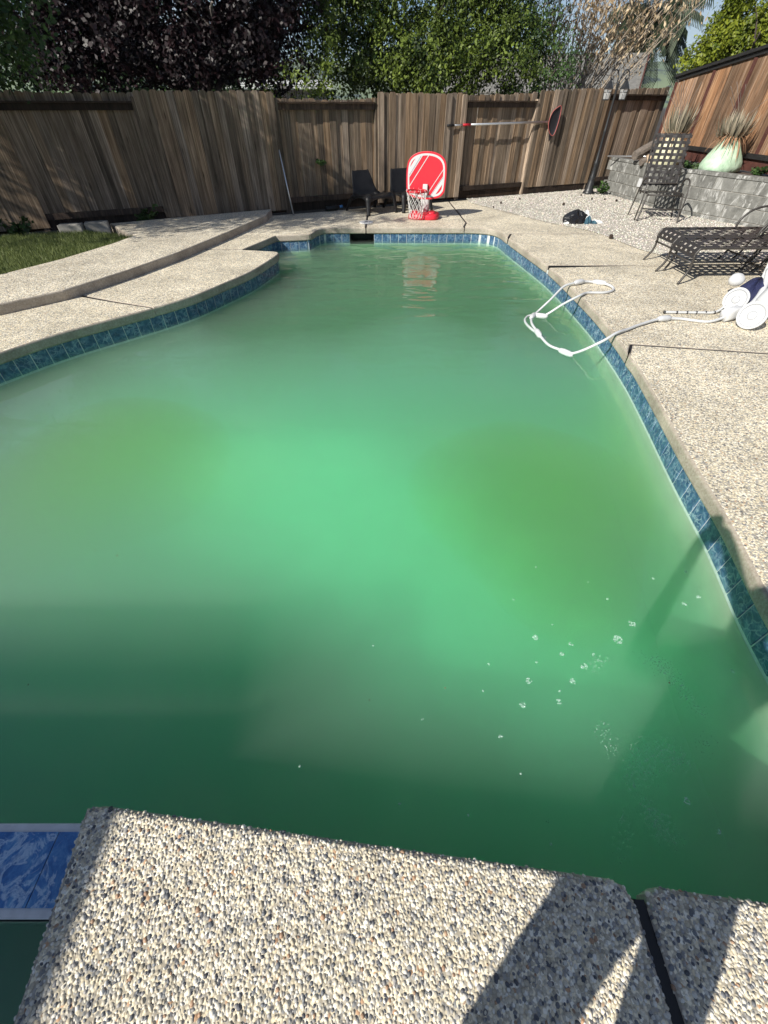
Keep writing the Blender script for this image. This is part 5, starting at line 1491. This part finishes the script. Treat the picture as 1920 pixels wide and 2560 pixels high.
for pt, dn in zip(PATCH, (17000, 17000, 26000, 22000, 36000, 16000, 24000)):
    A_ = abs(area(pt)); P = scatter_in(pt, max(40, int(A_ * dn)))
    d = edge_dist(P, pt); P = P[RS.uniform(size=len(P)) < np.clip(d / .03, .15, 1)]
    for p in P: BP.append(tuple(p + RS.normal(size=2) * .012)); BRr.append(RS.uniform(.0010, .0024))
bb = []
for hh, r2, n2 in ((0.0, 1.0, 7), (.62, .78, 7)):
    bb += [(r2 * math.cos(6.2832 * j / n2), r2 * math.sin(6.2832 * j / n2), hh) for j in range(n2)]
bb.append((0, 0, 1.0)); bb = np.array(bb)
bf = []
for j in range(7):
    j2 = (j + 1) % 7; bf += [(j, j2, 7 + j2), (j, 7 + j2, 7 + j), (7 + j, 7 + j2, 14)]
bf = np.array(bf); BP = np.array(BP); BRr = np.array(BRr)
V = bb[None] * BRr[:, None, None] + np.concatenate([BP, np.full((len(BP), 1), WATER_Z + .0004)], 1)[:, None]
F = (bf[None] + (np.arange(len(BP)) * 15)[:, None, None]).reshape(-1, 3)
fo = link('pool_foam', np_mesh('pool_foam', V.reshape(-1, 3), F), M['bubble'], smooth=True)
tag(fo, 'small bubbles and thin foam floating on the green water at right', 'foam', kind='stuff')
sp_ = scatter_in([(-2.2, .6), (1.6, .6), (2.0, 3.5), (-2.5, 3.8)], 46)
V, F = leaf_verts(np.concatenate([sp_, np.full((len(sp_), 1), WATER_Z + .002)], 1), .010, .5)
V[:, 2] = WATER_Z + .0015 + (V[:, 2] - V[:, 2].mean()) * .05
fs = link('floating_specks', np_mesh('floating_specks', V, F, {'tint': np.repeat(RS.uniform(0, .5, len(sp_)), 4)}), M['lf_dryaloe'])
tag(fs, 'tiny bits of leaf floating on the green water', 'leaf litter', kind='stuff')

# ------------------------------------------------------------------ behind the camera: the photographer and an added, unseen patio cover whose shadows fall into view
k = NT('photographer_clothes'); sx_ = k.n('SeparateXYZ'); k.l(k.co(), sx_.inputs[0])
colz = k.ramp(k.math('DIVIDE', sx_.outputs[2], 2.0), [(0, (.05, .045, .04)), (.045, (.03, .035, .06)), (.47, (.10, .10, .11)), (.735, (.42, .26, .19))], 'CONSTANT')
M['person'] = k.fin(colz, .8)
ske = bpy.data.meshes.new('person')
J = [(-.17, -.72, 1.02), (-.29, -.72, .93), (-.325, -.71, .50), (-.34, -.73, .09), (-.35, -.61, .04),
     (-.04, -.72, .93), (.045, -.71, .50), (.07, -.73, .09), (.08, -.61, .04),
     (-.17, -.71, 1.16), (-.16, -.68, 1.32), (-.15, -.665, 1.42), (-.14, -.63, 1.50), (-.13, -.60, 1.62), (-.13, -.61, 1.70),
     (-.34, -.66, 1.36), (-.42, -.48, 1.18), (-.10, -.10, 1.50), (-.065, -.055, 1.56),
     (.03, -.66, 1.36), (.16, -.48, 1.18), (.09, -.10, 1.50), (.065, -.055, 1.56)]
JE = [(0, 1), (1, 2), (2, 3), (3, 4), (0, 5), (5, 6), (6, 7), (7, 8), (0, 9), (9, 10), (10, 11), (11, 12), (12, 13), (13, 14), (10, 15), (15, 16), (16, 17), (17, 18), (10, 19), (19, 20), (20, 21), (21, 22)]
JR = [.20, .11, .092, .065, .045, .105, .080, .06, .045, .145, .15, .085, .06, .10, .085, .075, .055, .036, .032, .075, .055, .036, .032]
for sg, root_i in ((-1, 18), (1, 22)):
    bx = sg * .065
    for q in range(4):
        i0 = len(J); zz = 1.60 - q * .02
        J += [(sg * .056, -.040, zz), (sg * .050, -.028, zz + .004), (sg * .040, -.030, zz + .006)]; JR += [.010, .009, .008]
        JE += [(root_i, i0), (i0, i0 + 1), (i0 + 1, i0 + 2)]
    i0 = len(J); J += [(sg * .050, -.065, 1.585), (sg * .030, -.055, 1.60)]; JR += [.011, .009]; JE += [(root_i, i0), (i0, i0 + 1)]
ske.from_pydata(J, JE, [])
so = bpy.data.objects.new('person', ske); COL.objects.link(so)
md = so.modifiers.new('skin', 'SKIN'); md.use_smooth_shade = True
for i, r_ in enumerate(JR): ske.skin_vertices[0].data[i].radius = (r_, r_)
ske.skin_vertices[0].data[0].use_root = True
so.modifiers.new('sub', 'SUBSURF').levels = 1
dg = bpy.context.evaluated_depsgraph_get(); dg.update()
pm = bpy.data.meshes.new_from_object(so.evaluated_get(dg)); bpy.data.objects.remove(so)
person = link('person', pm, M['person'])
tag(person, 'person in dark clothes standing on the near slab taking the photo', 'person')
hr = MB().lathe([(.02, .20), (.07, .185), (.10, .13), (.108, .06), (.10, .0), (.085, -.03)], 16, (-.13, -.625, 1.60), cap=True)
M['hair'] = m_simple('dark_hair', (.02, .014, .01), .6)
hr.build('hair', M['hair'], person, True)
ph = MB().box((0, -.034, 1.60), (.076, .008, .155), rx=R(-44)).build('phone', M['black_plastic'], None)
tag(ph, 'black phone held up by the person at the pool edge', 'phone')

pc = empty('added_shade_cover', (-6.0, -4.22, 0), 0, 'unseen wooden patio cover added left behind the camera to cast shade', 'patio cover')
for x_ in (-2.1, 2.1):
    for y_ in (-2.0, 2.0):
        MB().box((x_, y_, 1.15), (.12, .12, 2.3)).build('post', M['fence_dark'], pc)
for y_ in (-2.0, 2.0):
    MB().box((0, y_, 2.36), (4.7, .09, .12)).build('beam', M['fence_dark'], pc)
for i in range(15):
    MB().box((-2.3 + i * .3285, 0, 2.44), (.322, 4.6, .035)).build('roof_board', M['fence_dark'], pc)
ys_ = 2.36
for i in range(12):  # slats thin out so the cast shadow fades softly at its edge
    MB().box((0, ys_, 2.44), (4.9, .018 - .0011 * i, .02)).build('shadow_fade_slat', M['fence_dark'], pc)
    ys_ += .024 + .0032 * i

pl_ = empty('added_potted_plant', (-5.75, 5.05, .06), 0, 'unseen potted plant with long arching leaves added at left for its shadow', 'plant pot')  # added out of view to throw leaf shadows on the raised walk
MB().lathe([(.14, 0), (.17, .2), (.19, .3), (.17, .3), (.02, .27)], 20).build('pot', M['concrete'], pl_, True)
V, T_, F = [], [], []
for i in range(11):
    a = i * .571; d = Vector((math.cos(a), math.sin(a), 0)); sd = Vector((-d.y, d.x, 0)); base = len(V); L = rng.uniform(.55, .85)
    for q in range(9):
        t_ = q / 8; p = Vector((0, 0, .27)) + d * (L * t_) + Vector((0, 0, L * (1.3 * t_ - 1.15 * t_ * t_)))
        w_ = .035 * math.sin(math.pi * min(1, .12 + .88 * t_)) + .002; V += [p - sd * w_, p + sd * w_]; T_ += [.4] * 2
    for q in range(8): F.append((base + 2 * q, base + 2 * q + 1, base + 2 * q + 3, base + 2 * q + 2))
link('leaves', np_mesh('leaves', np.array([tuple(p) for p in V]), np.array(F), {'tint': np.array(T_)}), M['lf_dark'], pl_)

# ------------------------------------------------------------------ air
k = NT('haze_air'); k.t.nodes.remove(k.b)
pv = k.n('VolumePrincipled'); pv.inputs['Color'].default_value = (.80, .88, 1.0, 1); pv.inputs['Density'].default_value = .00016
k.l(pv.outputs[0], k.out.inputs['Volume'])
hz = MB().box((0, 620, 48), (5200, 1700, 100))
tag(hz.build('haze', k.m), kind='stuff')
